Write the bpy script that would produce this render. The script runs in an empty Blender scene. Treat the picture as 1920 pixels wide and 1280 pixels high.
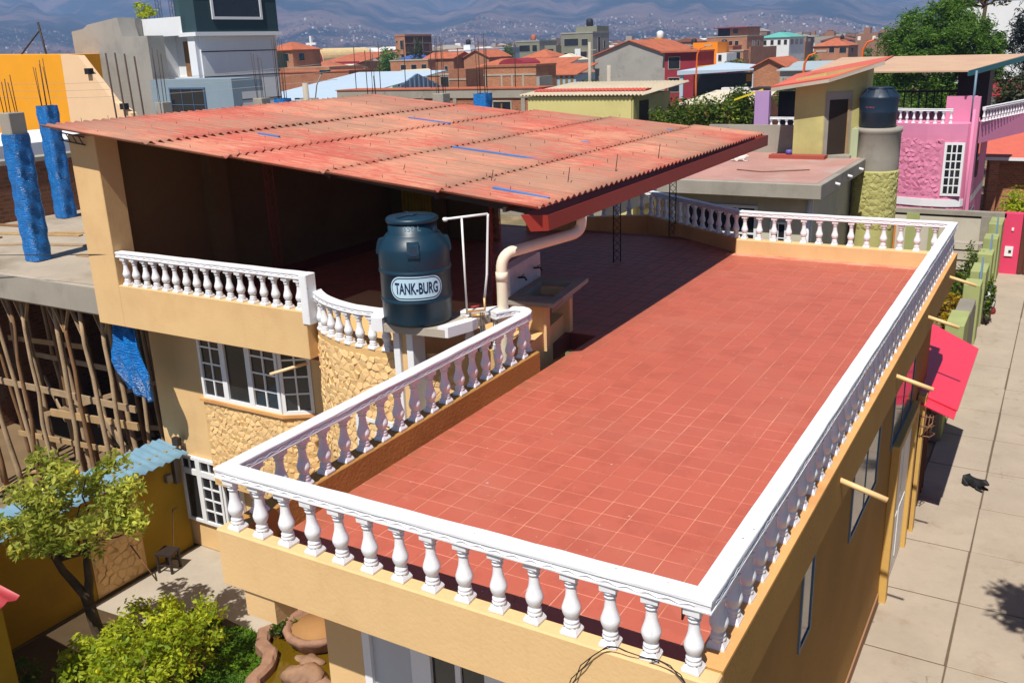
import bpy, bmesh, math, random
import numpy as np
from mathutils import Vector, Matrix
random.seed(7); np.random.seed(7)
sc = bpy.context.scene
COL = sc.collection

# ------------------------------------------------------------------ camera, world, sun, exposure
cam = bpy.data.cameras.new("camera"); camo = bpy.data.objects.new("camera", cam); COL.objects.link(camo)
cam.sensor_width = 36; cam.lens = 36*1734.2/1920; cam.clip_start = 0.1; cam.clip_end = 30000
fw = Vector((-0.49075, 0.81780, -0.30062)).normalized()
rt = Vector((0.86246, 0.50496, -0.03427)); rt = (rt - fw*rt.dot(fw)).normalized()
up = rt.cross(fw)
camo.matrix_world = Matrix(((rt.x, up.x, -fw.x, 1.628), (rt.y, up.y, -fw.y, -5.114), (rt.z, up.z, -fw.z, 9.481), (0, 0, 0, 1)))
sc.camera = camo
SUN = Vector((0.075, -0.60, 1.0)).normalized()
w = bpy.data.worlds.new("World"); sc.world = w; w.use_nodes = True
nt = w.node_tree; nt.nodes.clear()
sky = nt.nodes.new("ShaderNodeTexSky"); sky.sky_type = 'NISHITA'; sky.sun_disc = False
sky.sun_elevation = math.asin(SUN.z); sky.sun_rotation = math.atan2(SUN.x, SUN.y)
sky.altitude = 2500; sky.air_density = 1.0; sky.dust_density = 0.3; sky.ozone_density = 3.0
bg = nt.nodes.new("ShaderNodeBackground"); bg.inputs[1].default_value = 0.068
wo = nt.nodes.new("ShaderNodeOutputWorld")
nt.links.new(sky.outputs[0], bg.inputs[0]); nt.links.new(bg.outputs[0], wo.inputs[0])
sl = bpy.data.lights.new("sun", 'SUN'); sl.energy = 5.0; sl.angle = math.radians(0.53); sl.color = (1.0, 0.955, 0.88)
so = bpy.data.objects.new("sun", sl); COL.objects.link(so)
so.rotation_euler = (-SUN).to_track_quat('-Z', 'Y').to_euler(); so.location = (0, -20, 40)
vs = sc.view_settings; vs.view_transform = 'Standard'; vs.look = 'None'; vs.exposure = 0.41; vs.gamma = 1.0; vs.use_curve_mapping = False
sc.render.engine = 'CYCLES'
sc.cycles.max_bounces = 6; sc.cycles.diffuse_bounces = 3; sc.cycles.volume_bounces = 0

# ------------------------------------------------------------------ materials
def lin(c): return tuple((v/12.92 if v <= .04045 else ((v+.055)/1.055)**2.4) for v in [x/255 for x in c])
def S(r, g, b, k=1.0): return tuple(min(.9, v*k) for v in lin((r, g, b)))
MATS = {}
class NG:
    def __init__(s, name):
        m = bpy.data.materials.new(name); m.use_nodes = True; s.m = m; s.t = m.node_tree
        s.b = s.t.nodes['Principled BSDF']; s.out = s.t.nodes['Material Output']; MATS[name] = m
    def n(s, t, **kw):
        o = s.t.nodes.new(t)
        for k, v in kw.items():
            if isinstance(v, bpy.types.NodeSocket): s.t.links.new(v, o.inputs[k])
            elif k in o.inputs: o.inputs[k].default_value = v
            else: setattr(o, k, v)
        return o
    def link(s, a, b): s.t.links.new(a, b)
    def pos(s): return s.n("ShaderNodeNewGeometry").outputs['Position']
    def noise(s, vec, scale, detail=4, rough=.55):
        return s.n("ShaderNodeTexNoise", Vector=vec, Scale=scale, Detail=detail, Roughness=rough).outputs['Fac']
    def ramp(s, f, a, b, ca=(0,0,0,1), cb=(1,1,1,1)):
        r = s.n("ShaderNodeValToRGB", Fac=f); e = r.color_ramp.elements
        e[0].position = a; e[1].position = b; e[0].color = ca; e[1].color = cb; return r.outputs[0]
    def mix(s, f, a, b, mode='MIX'):
        o = s.n("ShaderNodeMix", data_type='RGBA', blend_type=mode)
        for i, v in ((0, f), (6, a), (7, b)):
            if isinstance(v, bpy.types.NodeSocket): s.link(v, o.inputs[i])
            else: o.inputs[i].default_value = v if i == 0 else (*v[:3], 1)
        return o.outputs[2]
    def bump(s, h, strength, dist):
        o = s.n("ShaderNodeBump", Height=h, Strength=strength, Distance=dist); s.link(o.outputs[0], s.b.inputs['Normal'])
    def mapped(s, vec, sc3):
        return s.n("ShaderNodeMapping", Vector=vec, Scale=sc3).outputs[0]
def mul(c, k): return tuple(min(1, v*k) for v in c)

def plaster(name, c, var=.14, rough=.85, s1=.9, bump=.25, bs=45, streak=.12, stain=None, stain_amt=.35):
    g = NG(name); p = g.pos()
    n1 = g.noise(p, s1, 5); n2 = g.noise(p, s1*9, 4)
    col = g.mix(g.ramp(n1, .3, .72), mul(c, 1-var), mul(c, 1+var*.6))
    col = g.mix(g.ramp(n2, .35, .75), mul(c, 1-var*.5), col) if False else g.mix(.25, col, g.mix(n2, mul(c, 1-var*1.3), mul(c, 1+var)))
    if streak:
        st = g.noise(g.mapped(p, (5, 5, .35)), 1.6, 5)
        col = g.mix(g.ramp(st, .56, .8, (0,0,0,1), (streak,)*3+(1,)), col, stain or mul(c, .45), 'MIX')
    if stain:
        sn = g.noise(p, .55, 6, .65)
        col = g.mix(g.ramp(sn, .52, .68, (0,0,0,1), (stain_amt,)*3+(1,)), col, stain)
    g.link(col, g.b.inputs['Base Color']); g.b.inputs['Roughness'].default_value = rough; g.b.inputs['Specular IOR Level'].default_value = .25
    g.bump(g.noise(p, bs, 3), bump, .01)
    return g.m
def flat(name, c, rough=.6, var=.1, s=8, metal=0, spec=.4, bump=0):
    g = NG(name); p = g.pos()
    col = g.mix(g.noise(p, s, 4), mul(c, 1-var), mul(c, 1+var))
    g.link(col, g.b.inputs['Base Color']); g.b.inputs['Roughness'].default_value = rough
    g.b.inputs['Metallic'].default_value = metal; g.b.inputs['Specular IOR Level'].default_value = spec
    if bump: g.bump(g.noise(p, s*8, 3), bump, .006)
    return g.m
def brick(name, c, mortar, bw=.24, bh=.11, ms=.018, var=.25, patch=None):
    g = NG(name); p = g.pos()
    sx = g.n("ShaderNodeSeparateXYZ", Vector=p)
    a = g.n("ShaderNodeMath", operation='ADD'); g.link(sx.outputs[0], a.inputs[0]); g.link(sx.outputs[1], a.inputs[1])
    v = g.n("ShaderNodeCombineXYZ"); g.link(a.outputs[0], v.inputs[0]); g.link(sx.outputs[2], v.inputs[1])
    b = g.n("ShaderNodeTexBrick", Vector=v.outputs[0]); b.inputs['Color1'].default_value = (*mul(c, 1-var), 1); b.inputs['Color2'].default_value = (*mul(c, 1+var), 1)
    b.inputs['Mortar'].default_value = (*mortar, 1); b.inputs['Scale'].default_value = 1; b.inputs['Brick Width'].default_value = bw; b.inputs['Row Height'].default_value = bh
    b.inputs['Mortar Size'].default_value = ms; b.inputs['Mortar Smooth'].default_value = .3
    col = g.mix(g.ramp(g.noise(p, .45, 5), .35, .75, (0,0,0,1), (.45,)*3+(1,)), b.outputs[0], mul(c, .55))
    if patch: col = g.mix(g.ramp(g.noise(p, .9, 4), .58, .64), col, patch)
    g.link(col, g.b.inputs['Base Color']); g.b.inputs['Roughness'].default_value = .9; g.b.inputs['Specular IOR Level'].default_value = .2
    inv = g.n("ShaderNodeMath", operation='SUBTRACT'); inv.inputs[0].default_value = 1; g.link(b.outputs['Fac'], inv.inputs[1])
    g.bump(inv.outputs[0], .6, .012)
    return g.m
def leafmat(name, c1, c2, trans=.3):
    g = NG(name)
    r = g.n("ShaderNodeNewGeometry").outputs['Random Per Island']
    col = g.mix(r, c1, c2)
    col = g.mix(g.ramp(g.noise(g.pos(), 1.3, 3), .35, .7), mul(c1, .7), col)
    d = g.b; g.link(col, d.inputs['Base Color']); d.inputs['Roughness'].default_value = .55; d.inputs['Specular IOR Level'].default_value = .35
    tr = g.n("ShaderNodeBsdfTranslucent"); g.link(g.mix(.5, col, mul(c2, 1.5)), tr.inputs[0])
    ms = g.n("ShaderNodeMixShader"); ms.inputs[0].default_value = trans
    g.link(d.outputs[0], ms.inputs[1]); g.link(tr.outputs[0], ms.inputs[2]); g.link(ms.outputs[0], g.out.inputs[0])
    return g.m

ochre = plaster('ochre_plaster', S(226,188,134,.95), var=.09, bump=.3, bs=26, stain=S(196,150,96,.9), stain_amt=.34, streak=.14)
ochre_curb = plaster('ochre_curb', S(226,166,104,.95), var=.1, bump=.35, stain=S(150,96,52,.9), stain_amt=.4)
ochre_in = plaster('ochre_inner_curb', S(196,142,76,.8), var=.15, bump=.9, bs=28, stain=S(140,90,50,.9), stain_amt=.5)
ochre_wall = plaster('ochre_courtyard', S(188,150,34,.72), var=.2, bump=.4, stain=S(120,85,30), stain_amt=.4)
ochre_shade = plaster('ochre_street_shade', S(196,150,78,.7), var=.16, bump=.5, bs=22, stain=S(160,120,64,.9), stain_amt=.35, streak=.25)  # same ochre paint, darkened: the street side's shade is in the colour
stone_m = plaster('ochre_stone_relief', S(232,194,138,.98), var=.1, bump=.9, bs=24, streak=0)
relief_bed = plaster('ochre_relief_bed', S(224,182,122,.95), var=.1, bump=.6, streak=0)
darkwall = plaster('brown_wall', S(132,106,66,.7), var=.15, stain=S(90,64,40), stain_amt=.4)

def white_paint():
    g = NG('white_rail_paint'); p = g.pos()
    col = g.mix(g.ramp(g.noise(p, 2.2, 5), .3, .7), (.74,.74,.76), (.84,.84,.85))
    fleck = g.ramp(g.noise(p, 26, 3, .7), .685, .71)
    col = g.mix(fleck, col, (.12,.11,.1))
    dirt = g.ramp(g.noise(g.mapped(p, (3,3,9)), 3, 6, .7), .62, .82, (0,0,0,1), (.3,)*3+(1,))
    col = g.mix(dirt, col, (.45,.42,.38))
    g.link(col, g.b.inputs['Base Color']); g.b.inputs['Roughness'].default_value = .6
    g.bump(g.noise(p, 38, 4), .35, .006); return g.m
white = white_paint()
def baluster_paint():
    g = NG('white_baluster_paint'); p = g.pos()
    col = g.mix(g.ramp(g.noise(p, 5, 5), .3, .7), (.72,.72,.74), (.83,.83,.84))
    cr = g.ramp(g.noise(g.mapped(p, (14,14,2.5)), 2, 6, .75), .60, .70, (0,0,0,1), (.5,)*3+(1,))
    col = g.mix(cr, col, (.4,.37,.33))
    g.link(col, g.b.inputs['Base Color']); g.b.inputs['Roughness'].default_value = .55
    g.bump(g.noise(p, 50, 3), .25, .004); return g.m
balw = baluster_paint()
whiteframe = flat('white_frame', (.78,.79,.8), .45, .05)
whitewall = plaster('white_wall', (.76,.77,.78), var=.06, stain=(.55,.55,.54), stain_amt=.25)
pvc = flat('white_pvc', (.78,.78,.76), .4, .06)
pvc_aged = flat('aged_pvc', S(236,222,196,.95), .5, .08)

def tilemat():
    g = NG('red_floor_tile'); p = g.pos()
    r = g.n("ShaderNodeObjectInfo").outputs['Random']; r2 = g.n("ShaderNodeNewGeometry").outputs['Random Per Island']
    c = S(208,108,86,.74)
    col = g.mix(r, mul(c, .95), mul(c, 1.07)); col = g.mix(.5, col, g.mix(r2, mul(c, .92), mul(c, 1.1)))
    dust = g.ramp(g.noise(p, .7, 6, .6), .48, .72, (0,0,0,1), (.30,)*3+(1,))
    col = g.mix(dust, col, S(200,130,108,.8))
    scuff = g.ramp(g.noise(g.mapped(p, (3, 1.2, 1)), 2.6, 8, .8), .60, .70, (0,0,0,1), (.34,)*3+(1,))
    col = g.mix(scuff, col, S(226,160,140,.8))
    fleck = g.ramp(g.noise(p, 17, 2, .5), .765, .775)
    col = g.mix(fleck, col, (.55,.45,.4))
    sx = g.n("ShaderNodeSeparateXYZ", Vector=p)
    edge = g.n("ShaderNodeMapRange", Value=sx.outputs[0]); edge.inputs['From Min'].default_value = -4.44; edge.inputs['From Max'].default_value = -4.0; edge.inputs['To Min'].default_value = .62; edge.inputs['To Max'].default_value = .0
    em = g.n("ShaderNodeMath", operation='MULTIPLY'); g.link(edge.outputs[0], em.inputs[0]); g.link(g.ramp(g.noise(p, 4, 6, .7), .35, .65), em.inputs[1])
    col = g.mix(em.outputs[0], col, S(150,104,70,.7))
    wat = g.ramp(g.noise(p, 1.7, 7, .7), .53, .58, (0,0,0,1), (.2,)*3+(1,)); col = g.mix(wat, col, S(182,88,68,.64))
    g.link(col, g.b.inputs['Base Color']); g.b.inputs['Roughness'].default_value = .55; g.b.inputs['Specular IOR Level'].default_value = .35
    g.bump(g.noise(p, 30, 4), .12, .004); return g.m
tile_m = tilemat()
g_ = NG('tile_grout'); n_ = g_.noise(g_.pos(), 2.3, 6, .7)
g_.link(g_.mix(g_.ramp(n_, .38, .62), S(210,122,98,.74), S(232,160,134,.84)), g_.b.inputs['Base Color']); g_.b.inputs['Roughness'].default_value = .9; grout = g_.m
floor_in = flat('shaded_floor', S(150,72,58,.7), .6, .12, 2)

def roofmat():
    g = NG('worn_red_fibre_cement'); p = g.pos()
    def half(x):
        h = g.n('ShaderNodeMath', operation='MULTIPLY'); g.link(x, h.inputs[0]); h.inputs[1].default_value = .5; return h.outputs[0]
    c = S(210,110,94,.70)
    info = g.n("ShaderNodeObjectInfo").outputs['Random']
    col = g.mix(info, mul(c, .92), mul(c, 1.12))
    n = g.noise(g.mapped(p, (.7, 9, 3)), 3.0, 8, .75)
    big = g.noise(p, .33, 3, .5)
    s = g.n("ShaderNodeMath", operation='ADD'); g.link(n, s.inputs[0]); g.link(big, s.inputs[1])
    s2 = g.n("ShaderNodeMath", operation='MULTIPLY_ADD'); g.link(info, s2.inputs[0]); s2.inputs[1].default_value = .16; g.link(s.outputs[0], s2.inputs[2])
    col = g.mix(g.ramp(half(s2.outputs[0]), .53, .60, (0,0,0,1), (.5,)*3+(1,)), col, S(230,176,142,.72))
    oy = g.n("ShaderNodeSeparateXYZ", Vector=g.n("ShaderNodeTexCoord").outputs['Object']).outputs[1]
    wy_ = g.n("ShaderNodeMath", operation='MULTIPLY'); g.link(oy, wy_.inputs[0]); wy_.inputs[1].default_value = 2*math.pi/.18
    cs = g.n("ShaderNodeMath", operation='COSINE'); g.link(wy_.outputs[0], cs.inputs[0])
    rdg = g.n("ShaderNodeMath", operation='MULTIPLY'); g.link(g.ramp(cs.outputs[0], .35, .95), rdg.inputs[0]); g.link(g.ramp(g.noise(p, 2.1, 7, .75), .42, .62), rdg.inputs[1])
    rd2 = g.n("ShaderNodeMath", operation='MULTIPLY'); g.link(rdg.outputs[0], rd2.inputs[0]); rd2.inputs[1].default_value = .55
    col = g.mix(rd2.outputs[0], col, S(230,182,150,.72))
    gr = g.noise(g.mapped(p, (.6, 7, 3)), 1.8, 8, .72)
    g2 = g.noise(p, .28, 2)
    s3 = g.n("ShaderNodeMath", operation='ADD'); g.link(gr, s3.inputs[0]); g.link(g2, s3.inputs[1])
    col = g.mix(g.ramp(half(s3.outputs[0]), .50, .565, (0,0,0,1), (.72,)*3+(1,)), col, S(178,140,118,.72))
    g.link(col, g.b.inputs['Base Color']); g.b.inputs['Roughness'].default_value = .85; g.b.inputs['Specular IOR Level'].default_value = .2
    g.bump(g.noise(p, 35, 4), .3, .006); return g.m
roof_m = roofmat()
roof_plain = flat('red_roof_sheet', S(224,112,92,.75), .8, .14, 3)
gutter_m = flat('oxide_red_gutter', S(158,56,44,.85), .45, .08, 3)
tank_m = flat('dark_teal_polyethylene', S(14,54,74,.75), .42, .1, 3, spec=.5)
tank_dark = flat('dark_navy_polyethylene', S(24,46,66,.8), .45, .12, 3, spec=.5)
labelw = flat('tank_label_white', S(190,220,236,.9), .5, .08, 20)
labelb = flat('tank_label_blue', S(14,44,78,.9), .5, .05)
glass = flat('dark_glass', (.018,.02,.024), .08, .3, 2, spec=.6)
black = flat('black', (.012,.012,.013), .6, .2)
conc = plaster('grey_concrete', S(176,168,154,.8), var=.16, bump=.5, stain=S(120,112,100,.8), stain_amt=.45, streak=.2)
conc_light = plaster('pale_concrete', S(200,188,170,.72), var=.14, bump=.4, stain=S(150,138,120,.8), stain_amt=.4)
slab_dirty = plaster('dirty_slab_top', S(206,190,168,.68), var=.2, bump=.6, bs=12, stain=S(120,104,84,.8), stain_amt=.55, streak=0)
street_m = plaster('street_concrete', S(214,190,160,.63), var=.1, s1=.5, bump=.35, bs=30, streak=0, stain=S(184,150,112,.6), stain_amt=.5)
def street_detail():
    g = NG('street_slab_concrete'); p = g.pos(); c = S(212,194,172,.63)
    col = g.mix(g.ramp(g.noise(p, .6, 6, .6), .35, .68), mul(c, .82), mul(c, 1.06))
    col = g.mix(.3, col, g.mix(g.noise(p, 9, 6, .7), mul(c, .7), mul(c, 1.2)))
    col = g.mix(g.ramp(g.noise(p, 1.6, 7, .7), .55, .72, (0,0,0,1), (.5,)*3+(1,)), col, S(176,146,112,.6))
    col = g.mix(g.ramp(g.noise(p, 3.3, 4, .6), .70, .73, (0,0,0,1), (.55,)*3+(1,)), col, S(120,104,86,.6))
    vo = g.n("ShaderNodeTexVoronoi", Vector=g.mapped(p, (1,1,1)), Scale=.8); vo.feature = 'DISTANCE_TO_EDGE'
    dn = g.n("ShaderNodeMath", operation='MULTIPLY_ADD'); g.link(g.noise(p, 7, 5), dn.inputs[0]); dn.inputs[1].default_value = .05; g.link(vo.outputs['Distance'], dn.inputs[2])
    cr = g.ramp(dn.outputs[0], .022, .030, (.5,.5,.5,1), (0,0,0,1)); mk = g.ramp(g.noise(p, .35, 2), .55, .6)
    mm = g.n("ShaderNodeMath", operation='MULTIPLY'); g.link(cr, mm.inputs[0]); g.link(mk, mm.inputs[1])
    col = g.mix(mm.outputs[0], col, S(110,92,74,.6))
    g.link(col, g.b.inputs['Base Color']); g.b.inputs['Roughness'].default_value = .92; g.bump(g.noise(p, 40, 5, .7), .4, .008); return g.m
street_m = street_detail()
joint_m = flat('street_joint', S(120,102,82,.7), .95, .25)
wood = plaster('weathered_wood', S(188,160,126,.8), var=.3, s1=3, bump=.6, bs=30, streak=0)
wood2 = plaster('brown_wood', S(152,114,80,.75), var=.3, s1=4, bump=.6, bs=30, streak=0)
woodlight = plaster('fresh_plank', S(206,170,122,.7), var=.25, s1=3, bump=.5, bs=30, streak=0)
bark = plaster('bark', S(104,84,66,.6), var=.35, s1=6, bump=.9, bs=40, streak=0)
steel = flat('rusty_rebar', S(84,62,52,.7), .8, .3, 12)
redsteel = flat('red_lead_steel', S(168,70,56,.8), .6, .2, 10)
iron = flat('dark_iron', S(58,46,42,.7), .6, .2)
def tarpmat():
    g = NG('blue_tarp'); p = g.pos(); c = S(8,128,216,.9)
    col = g.mix(g.ramp(g.noise(p, 5, 5), .3, .7), mul(c, .75), mul(c, 1.15))
    g.link(col, g.b.inputs['Base Color']); g.b.inputs['Roughness'].default_value = .3; g.b.inputs['Specular IOR Level'].default_value = .6
    wv = g.n("ShaderNodeTexWave", Vector=g.mapped(p, (1, 1, 2.2)), Scale=5.5, Distortion=7, Detail=4); wv.bands_direction = 'Z'
    ad = g.n("ShaderNodeMath", operation='ADD'); g.link(wv.outputs['Fac'], ad.inputs[0]); g.link(g.noise(p, 16, 5, .6), ad.inputs[1])
    g.bump(ad.outputs[0], .8, .03); return g.m
tarp = tarpmat()
redbrick = brick('red_brick', S(190,112,76,.75), S(190,160,132,.7))
redbrick2 = brick('orange_brick', S(208,128,86,.75), S(200,170,140,.7))
oldbrick = brick('old_dark_brick', S(150,96,68,.7), S(150,120,96,.65), patch=S(150,126,104,.7))
terracotta = plaster('terracotta_roof', S(212,120,84,.72), var=.28, s1=.7, bump=.9, bs=9, streak=0, stain=S(150,96,74,.7), stain_amt=.45)
def terr_far(name, c): return plaster(name, c, var=.12, s1=.25, bump=.2, bs=5, streak=0)
grass_m = leafmat('grass', S(90,140,20,.7), S(150,180,40,.85))
lemon_leaf = leafmat('lemon_leaf', S(104,126,30,.95), S(218,214,96,1.1), .4)
bush_leaf = leafmat('bush_leaf', S(116,150,20,.95), S(226,222,60,1.1), .42)
hedge_leaf = leafmat('hedge_leaf', S(58,90,20,.8), S(150,166,50,.9), .3)
tree_leaf = leafmat('pepper_tree_leaf', S(64,104,30,.75), S(140,180,66,.95), .35)
olive_leaf = leafmat('olive_leaf', S(70,84,44,.55), S(120,128,72,.6), .2)
pine_leaf = leafmat('pine_leaf', S(46,62,56,.5), S(84,104,96,.55), .1)
yellow_leaf = leafmat('yellow_leaf', S(190,150,10,.6), S(236,204,40,.7), .3)
lemon_m = flat('lemon_skin', S(240,206,40,.85), .45, .1, 30)

# ------------------------------------------------------------------ mesh helpers
class MB:
    def __init__(s): s.v = []; s.f = []; s.sm = []
    def add(s, vs, fs, smooth=False):
        o = len(s.v); s.v += [tuple(v) for v in vs]; s.f += [tuple(i+o for i in f) for f in fs]; s.sm += [smooth]*len(fs); return s
    def box(s, x0, x1, y0, y1, z0, z1, c=0):
        if x0 > x1: x0, x1 = x1, x0
        if y0 > y1: y0, y1 = y1, y0
        if z0 > z1: z0, z1 = z1, z0
        if not c:
            return s.add([(x0,y0,z0),(x1,y0,z0),(x1,y1,z0),(x0,y1,z0),(x0,y0,z1),(x1,y0,z1),(x1,y1,z1),(x0,y1,z1)],
                  [(0,3,2,1),(4,5,6,7),(0,1,5,4),(1,2,6,5),(2,3,7,6),(3,0,4,7)])
        r = [(x0+c,y0),(x1-c,y0),(x1,y0+c),(x1,y1-c),(x1-c,y1),(x0+c,y1),(x0,y1-c),(x0,y0+c)]
        ri = [(x0+c,y0+c),(x1-c,y0+c),(x1-c,y0+c),(x1-c,y1-c),(x1-c,y1-c),(x0+c,y1-c),(x0+c,y1-c),(x0+c,y0+c)]
        vs = [(a,b,z0) for a,b in ri]+[(a,b,z0+c) for a,b in r]+[(a,b,z1-c) for a,b in r]+[(a,b,z1) for a,b in ri]
        fs = [tuple(range(7,-1,-1)), tuple(range(24,32))]
        for k in range(3):
            for i in range(8):
                j = (i+1) % 8; fs.append((k*8+i, k*8+j, k*8+8+j, k*8+8+i))
        return s.add(vs, fs)
    def prism(s, poly, a, b, axis='z'):
        n = len(poly)
        f = {'z': lambda p, t: (p[0], p[1], t), 'y': lambda p, t: (p[0], t, p[1]), 'x': lambda p, t: (t, p[0], p[1])}[axis]
        vs = [f(p, a) for p in poly]+[f(p, b) for p in poly]
        return s.add(vs, [tuple(range(n-1,-1,-1)), tuple(range(n, 2*n))]+[(i, (i+1) % n, n+(i+1) % n, n+i) for i in range(n)])
    def tube(s, pts, r, n=8, cap=True, smooth=True):
        pts = [Vector(p) for p in pts]; m = len(pts); rr = r if isinstance(r, (list, tuple)) else [r]*m
        vs = []; prev = None
        for i, p in enumerate(pts):
            d = (pts[min(i+1, m-1)]-pts[max(i-1, 0)]).normalized()
            a = Vector((0,0,1)) if abs(d.z) < .9 else Vector((1,0,0))
            if prev is not None: a = prev
            u = (a-d*a.dot(d)).normalized(); v = d.cross(u); prev = u
            for k in range(n):
                t = 2*math.pi*k/n; vs.append(p+u*(rr[i]*math.cos(t))+v*(rr[i]*math.sin(t)))
        fs = [(i*n+k, i*n+(k+1) % n, (i+1)*n+(k+1) % n, (i+1)*n+k) for i in range(m-1) for k in range(n)]
        s.add(vs, fs, smooth)
        if cap: s.f += [tuple(len(s.v)-len(vs)+k for k in range(n-1,-1,-1)), tuple(len(s.v)-n+k for k in range(n))]; s.sm += [False, False]
        return s
    def bar(s, a, b, w, h):
        a, b = Vector(a), Vector(b); d = (b-a).normalized(); q = Vector((0,0,1)) if abs(d.z) < .95 else Vector((1,0,0))
        u = d.cross(q).normalized(); v = u.cross(d); vs = []
        for p in (a, b):
            for i, j in ((-1,-1),(1,-1),(1,1),(-1,1)): vs.append(p+u*(w/2*i)+v*(h/2*j))
        return s.add(vs, [(3,2,1,0),(4,5,6,7),(0,1,5,4),(1,2,6,5),(2,3,7,6),(3,0,4,7)])
    def lathe(s, prof, n=16, c=(0,0,0), sx=1, sy=1, smooth=True):
        vs = [(c[0]+sx*r*math.cos(2*math.pi*k/n), c[1]+sy*r*math.sin(2*math.pi*k/n), c[2]+z) for r, z in prof for k in range(n)]
        m = len(prof)
        s.add(vs, [(i*n+k, i*n+(k+1) % n, (i+1)*n+(k+1) % n, (i+1)*n+k) for i in range(m-1) for k in range(n)], smooth)
        o = len(s.v)-len(vs); s.f += [tuple(o+k for k in range(n-1,-1,-1)), tuple(len(s.v)-n+k for k in range(n))]; s.sm += [False, False]
        return s
    def sweep(s, path, prof, z, closed=False, smooth=False):
        P = [Vector((p[0], p[1])) for p in path]; n = len(P); m = len(prof); vs = []
        for i, p in enumerate(P):
            a = (P[i]-P[i-1]).normalized() if i else (P[1]-P[0]).normalized()
            b = (P[i+1]-P[i]).normalized() if i < n-1 else a
            na = Vector((a.y, -a.x)); nb = Vector((b.y, -b.x)); mm = (na+nb).normalized(); k = 1/max(.4, mm.dot(na))
            for u, v in prof: q = p+mm*(u*k); vs.append((q.x, q.y, z+v))
        s.add(vs, [(i*m+k, (i+1)*m+k, (i+1)*m+(k+1) % m, i*m+(k+1) % m) for i in range(n-1) for k in range(m)], smooth)
        o = len(s.v)-len(vs); s.f += [tuple(o+k for k in range(m)), tuple(len(s.v)-1-k for k in range(m))]; s.sm += [False, False]
        return s
    def mesh(s, name, mat=None):
        me = bpy.data.meshes.new(name); me.from_pydata(s.v, [], s.f)
        me.polygons.foreach_set('use_smooth', s.sm)
        if mat: me.materials.append(mat)
        bm = bmesh.new(); bm.from_mesh(me); bmesh.ops.recalc_face_normals(bm, faces=bm.faces); bm.to_mesh(me); bm.free()
        me.update(); return me
    def build(s, name, mat, parent=None, loc=None, kind=None):
        return link(name, s.mesh(name, mat), parent, loc, kind)
def link(name, me, parent=None, loc=None, kind=None, rot=None, scale=None):
    o = bpy.data.objects.new(name, me); COL.objects.link(o)
    if parent: o.parent = parent
    if loc: o.location = loc
    if rot: o.rotation_euler = rot
    if scale: o.scale = scale
    if kind: o['kind'] = kind
    return o
def tag(o, label, cat, group=None):
    o['label'] = label; o['category'] = cat
    if group: o['group'] = group
    return o
def thing(name, label, cat, loc=(0,0,0), group=None, rz=0):
    o = bpy.data.objects.new(name, None); COL.objects.link(o); o.location = loc; o.rotation_euler = (0,0,rz)
    o.empty_display_size = .2
    return tag(o, label, cat, group)
def struct(name, mb, mat): o = mb.build(name, mat); o['kind'] = 'structure'; return o
def part(name, mat, parent, **kw):
    m = MB()
    return m
def B(name, mat, parent, *boxes, c=0):
    m = MB()
    for b in boxes: m.box(*b, c=c)
    return m.build(name, mat, parent)
ORD = 'first second third fourth fifth sixth seventh eighth ninth tenth eleventh twelfth thirteenth fourteenth fifteenth sixteenth seventeenth eighteenth nineteenth twentieth'.split()

def leaves(name, mat, parent, pts, size, kind=None, flat_up=.3, aspect=.5, seed=1, fold=.25):
    """one mesh of small folded leaf faces at the given points"""
    rng = np.random.RandomState(seed); P = np.asarray(pts, float); n = len(P)
    d = rng.normal(size=(n,3)); d[:,2] *= .6; d /= np.linalg.norm(d, axis=1)[:,None]
    up = rng.normal(size=(n,3)); up[:,2] += flat_up*3; sd = np.cross(d, up); sd /= np.linalg.norm(sd, axis=1)[:,None]+1e-9
    nn = np.cross(sd, d); L = size*(.65+.7*rng.rand(n))[:,None]; W = L*aspect
    a = P-d*L*.5; c = P+d*L*.5; b = P+sd*W*.5+nn*L*fold*.5; e = P-sd*W*.5+nn*L*fold*.5
    V = np.stack([a,b,c,e], 1).reshape(-1,3)
    me = bpy.data.meshes.new(name); me.vertices.add(4*n); me.vertices.foreach_set('co', V.ravel())
    i = np.arange(n)*4; F = np.stack([i,i+1,i+2, i,i+2,i+3], 1).reshape(-1)
    me.loops.add(6*n); me.loops.foreach_set('vertex_index', F.astype(np.int32))
    me.polygons.add(2*n); me.polygons.foreach_set('loop_start', np.arange(0, 6*n, 3).astype(np.int32)); me.polygons.foreach_set('loop_total', np.full(2*n, 3, np.int32))
    me.materials.append(mat); me.update(); me.validate()
    return link(name, me, parent, kind=kind)
def cloud(center, rad, n, clumps=12, cl=.42, seed=1, hollow=.35):
    """points for a crown: clumps spread through an ellipsoid, denser near its skin"""
    rng = np.random.RandomState(seed); c = np.array(center, float); r = np.array(rad, float)
    cc = rng.normal(size=(clumps,3)); cc /= np.linalg.norm(cc, axis=1)[:,None]; cc *= (hollow+(1-hollow)*rng.rand(clumps)**.5)[:,None]*(1-cl*.6)
    k = rng.randint(0, clumps, n); wgt = (.6+.8*rng.rand(clumps))[k]
    q = rng.normal(size=(n,3)); q /= np.linalg.norm(q, axis=1)[:,None]; q *= (rng.rand(n)**.45)[:,None]*cl*wgt[:,None]
    return c+(cc[k]+q)*r
def limb(mb, a, b, ra, rb, wob=.06, n=5, sides=7, seed=0):
    rng = random.Random(seed); a, b = Vector(a), Vector(b); L = (b-a).length; pts = []; rr = []
    for i in range(n+1):
        t = i/n; p = a.lerp(b, t)
        if 0 < i < n: p = p+Vector((rng.uniform(-1,1), rng.uniform(-1,1), rng.uniform(-.4,.4)))*wob*L
        pts.append(p); rr.append(ra+(rb-ra)*t)
    mb.tube(pts, rr, sides)
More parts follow.
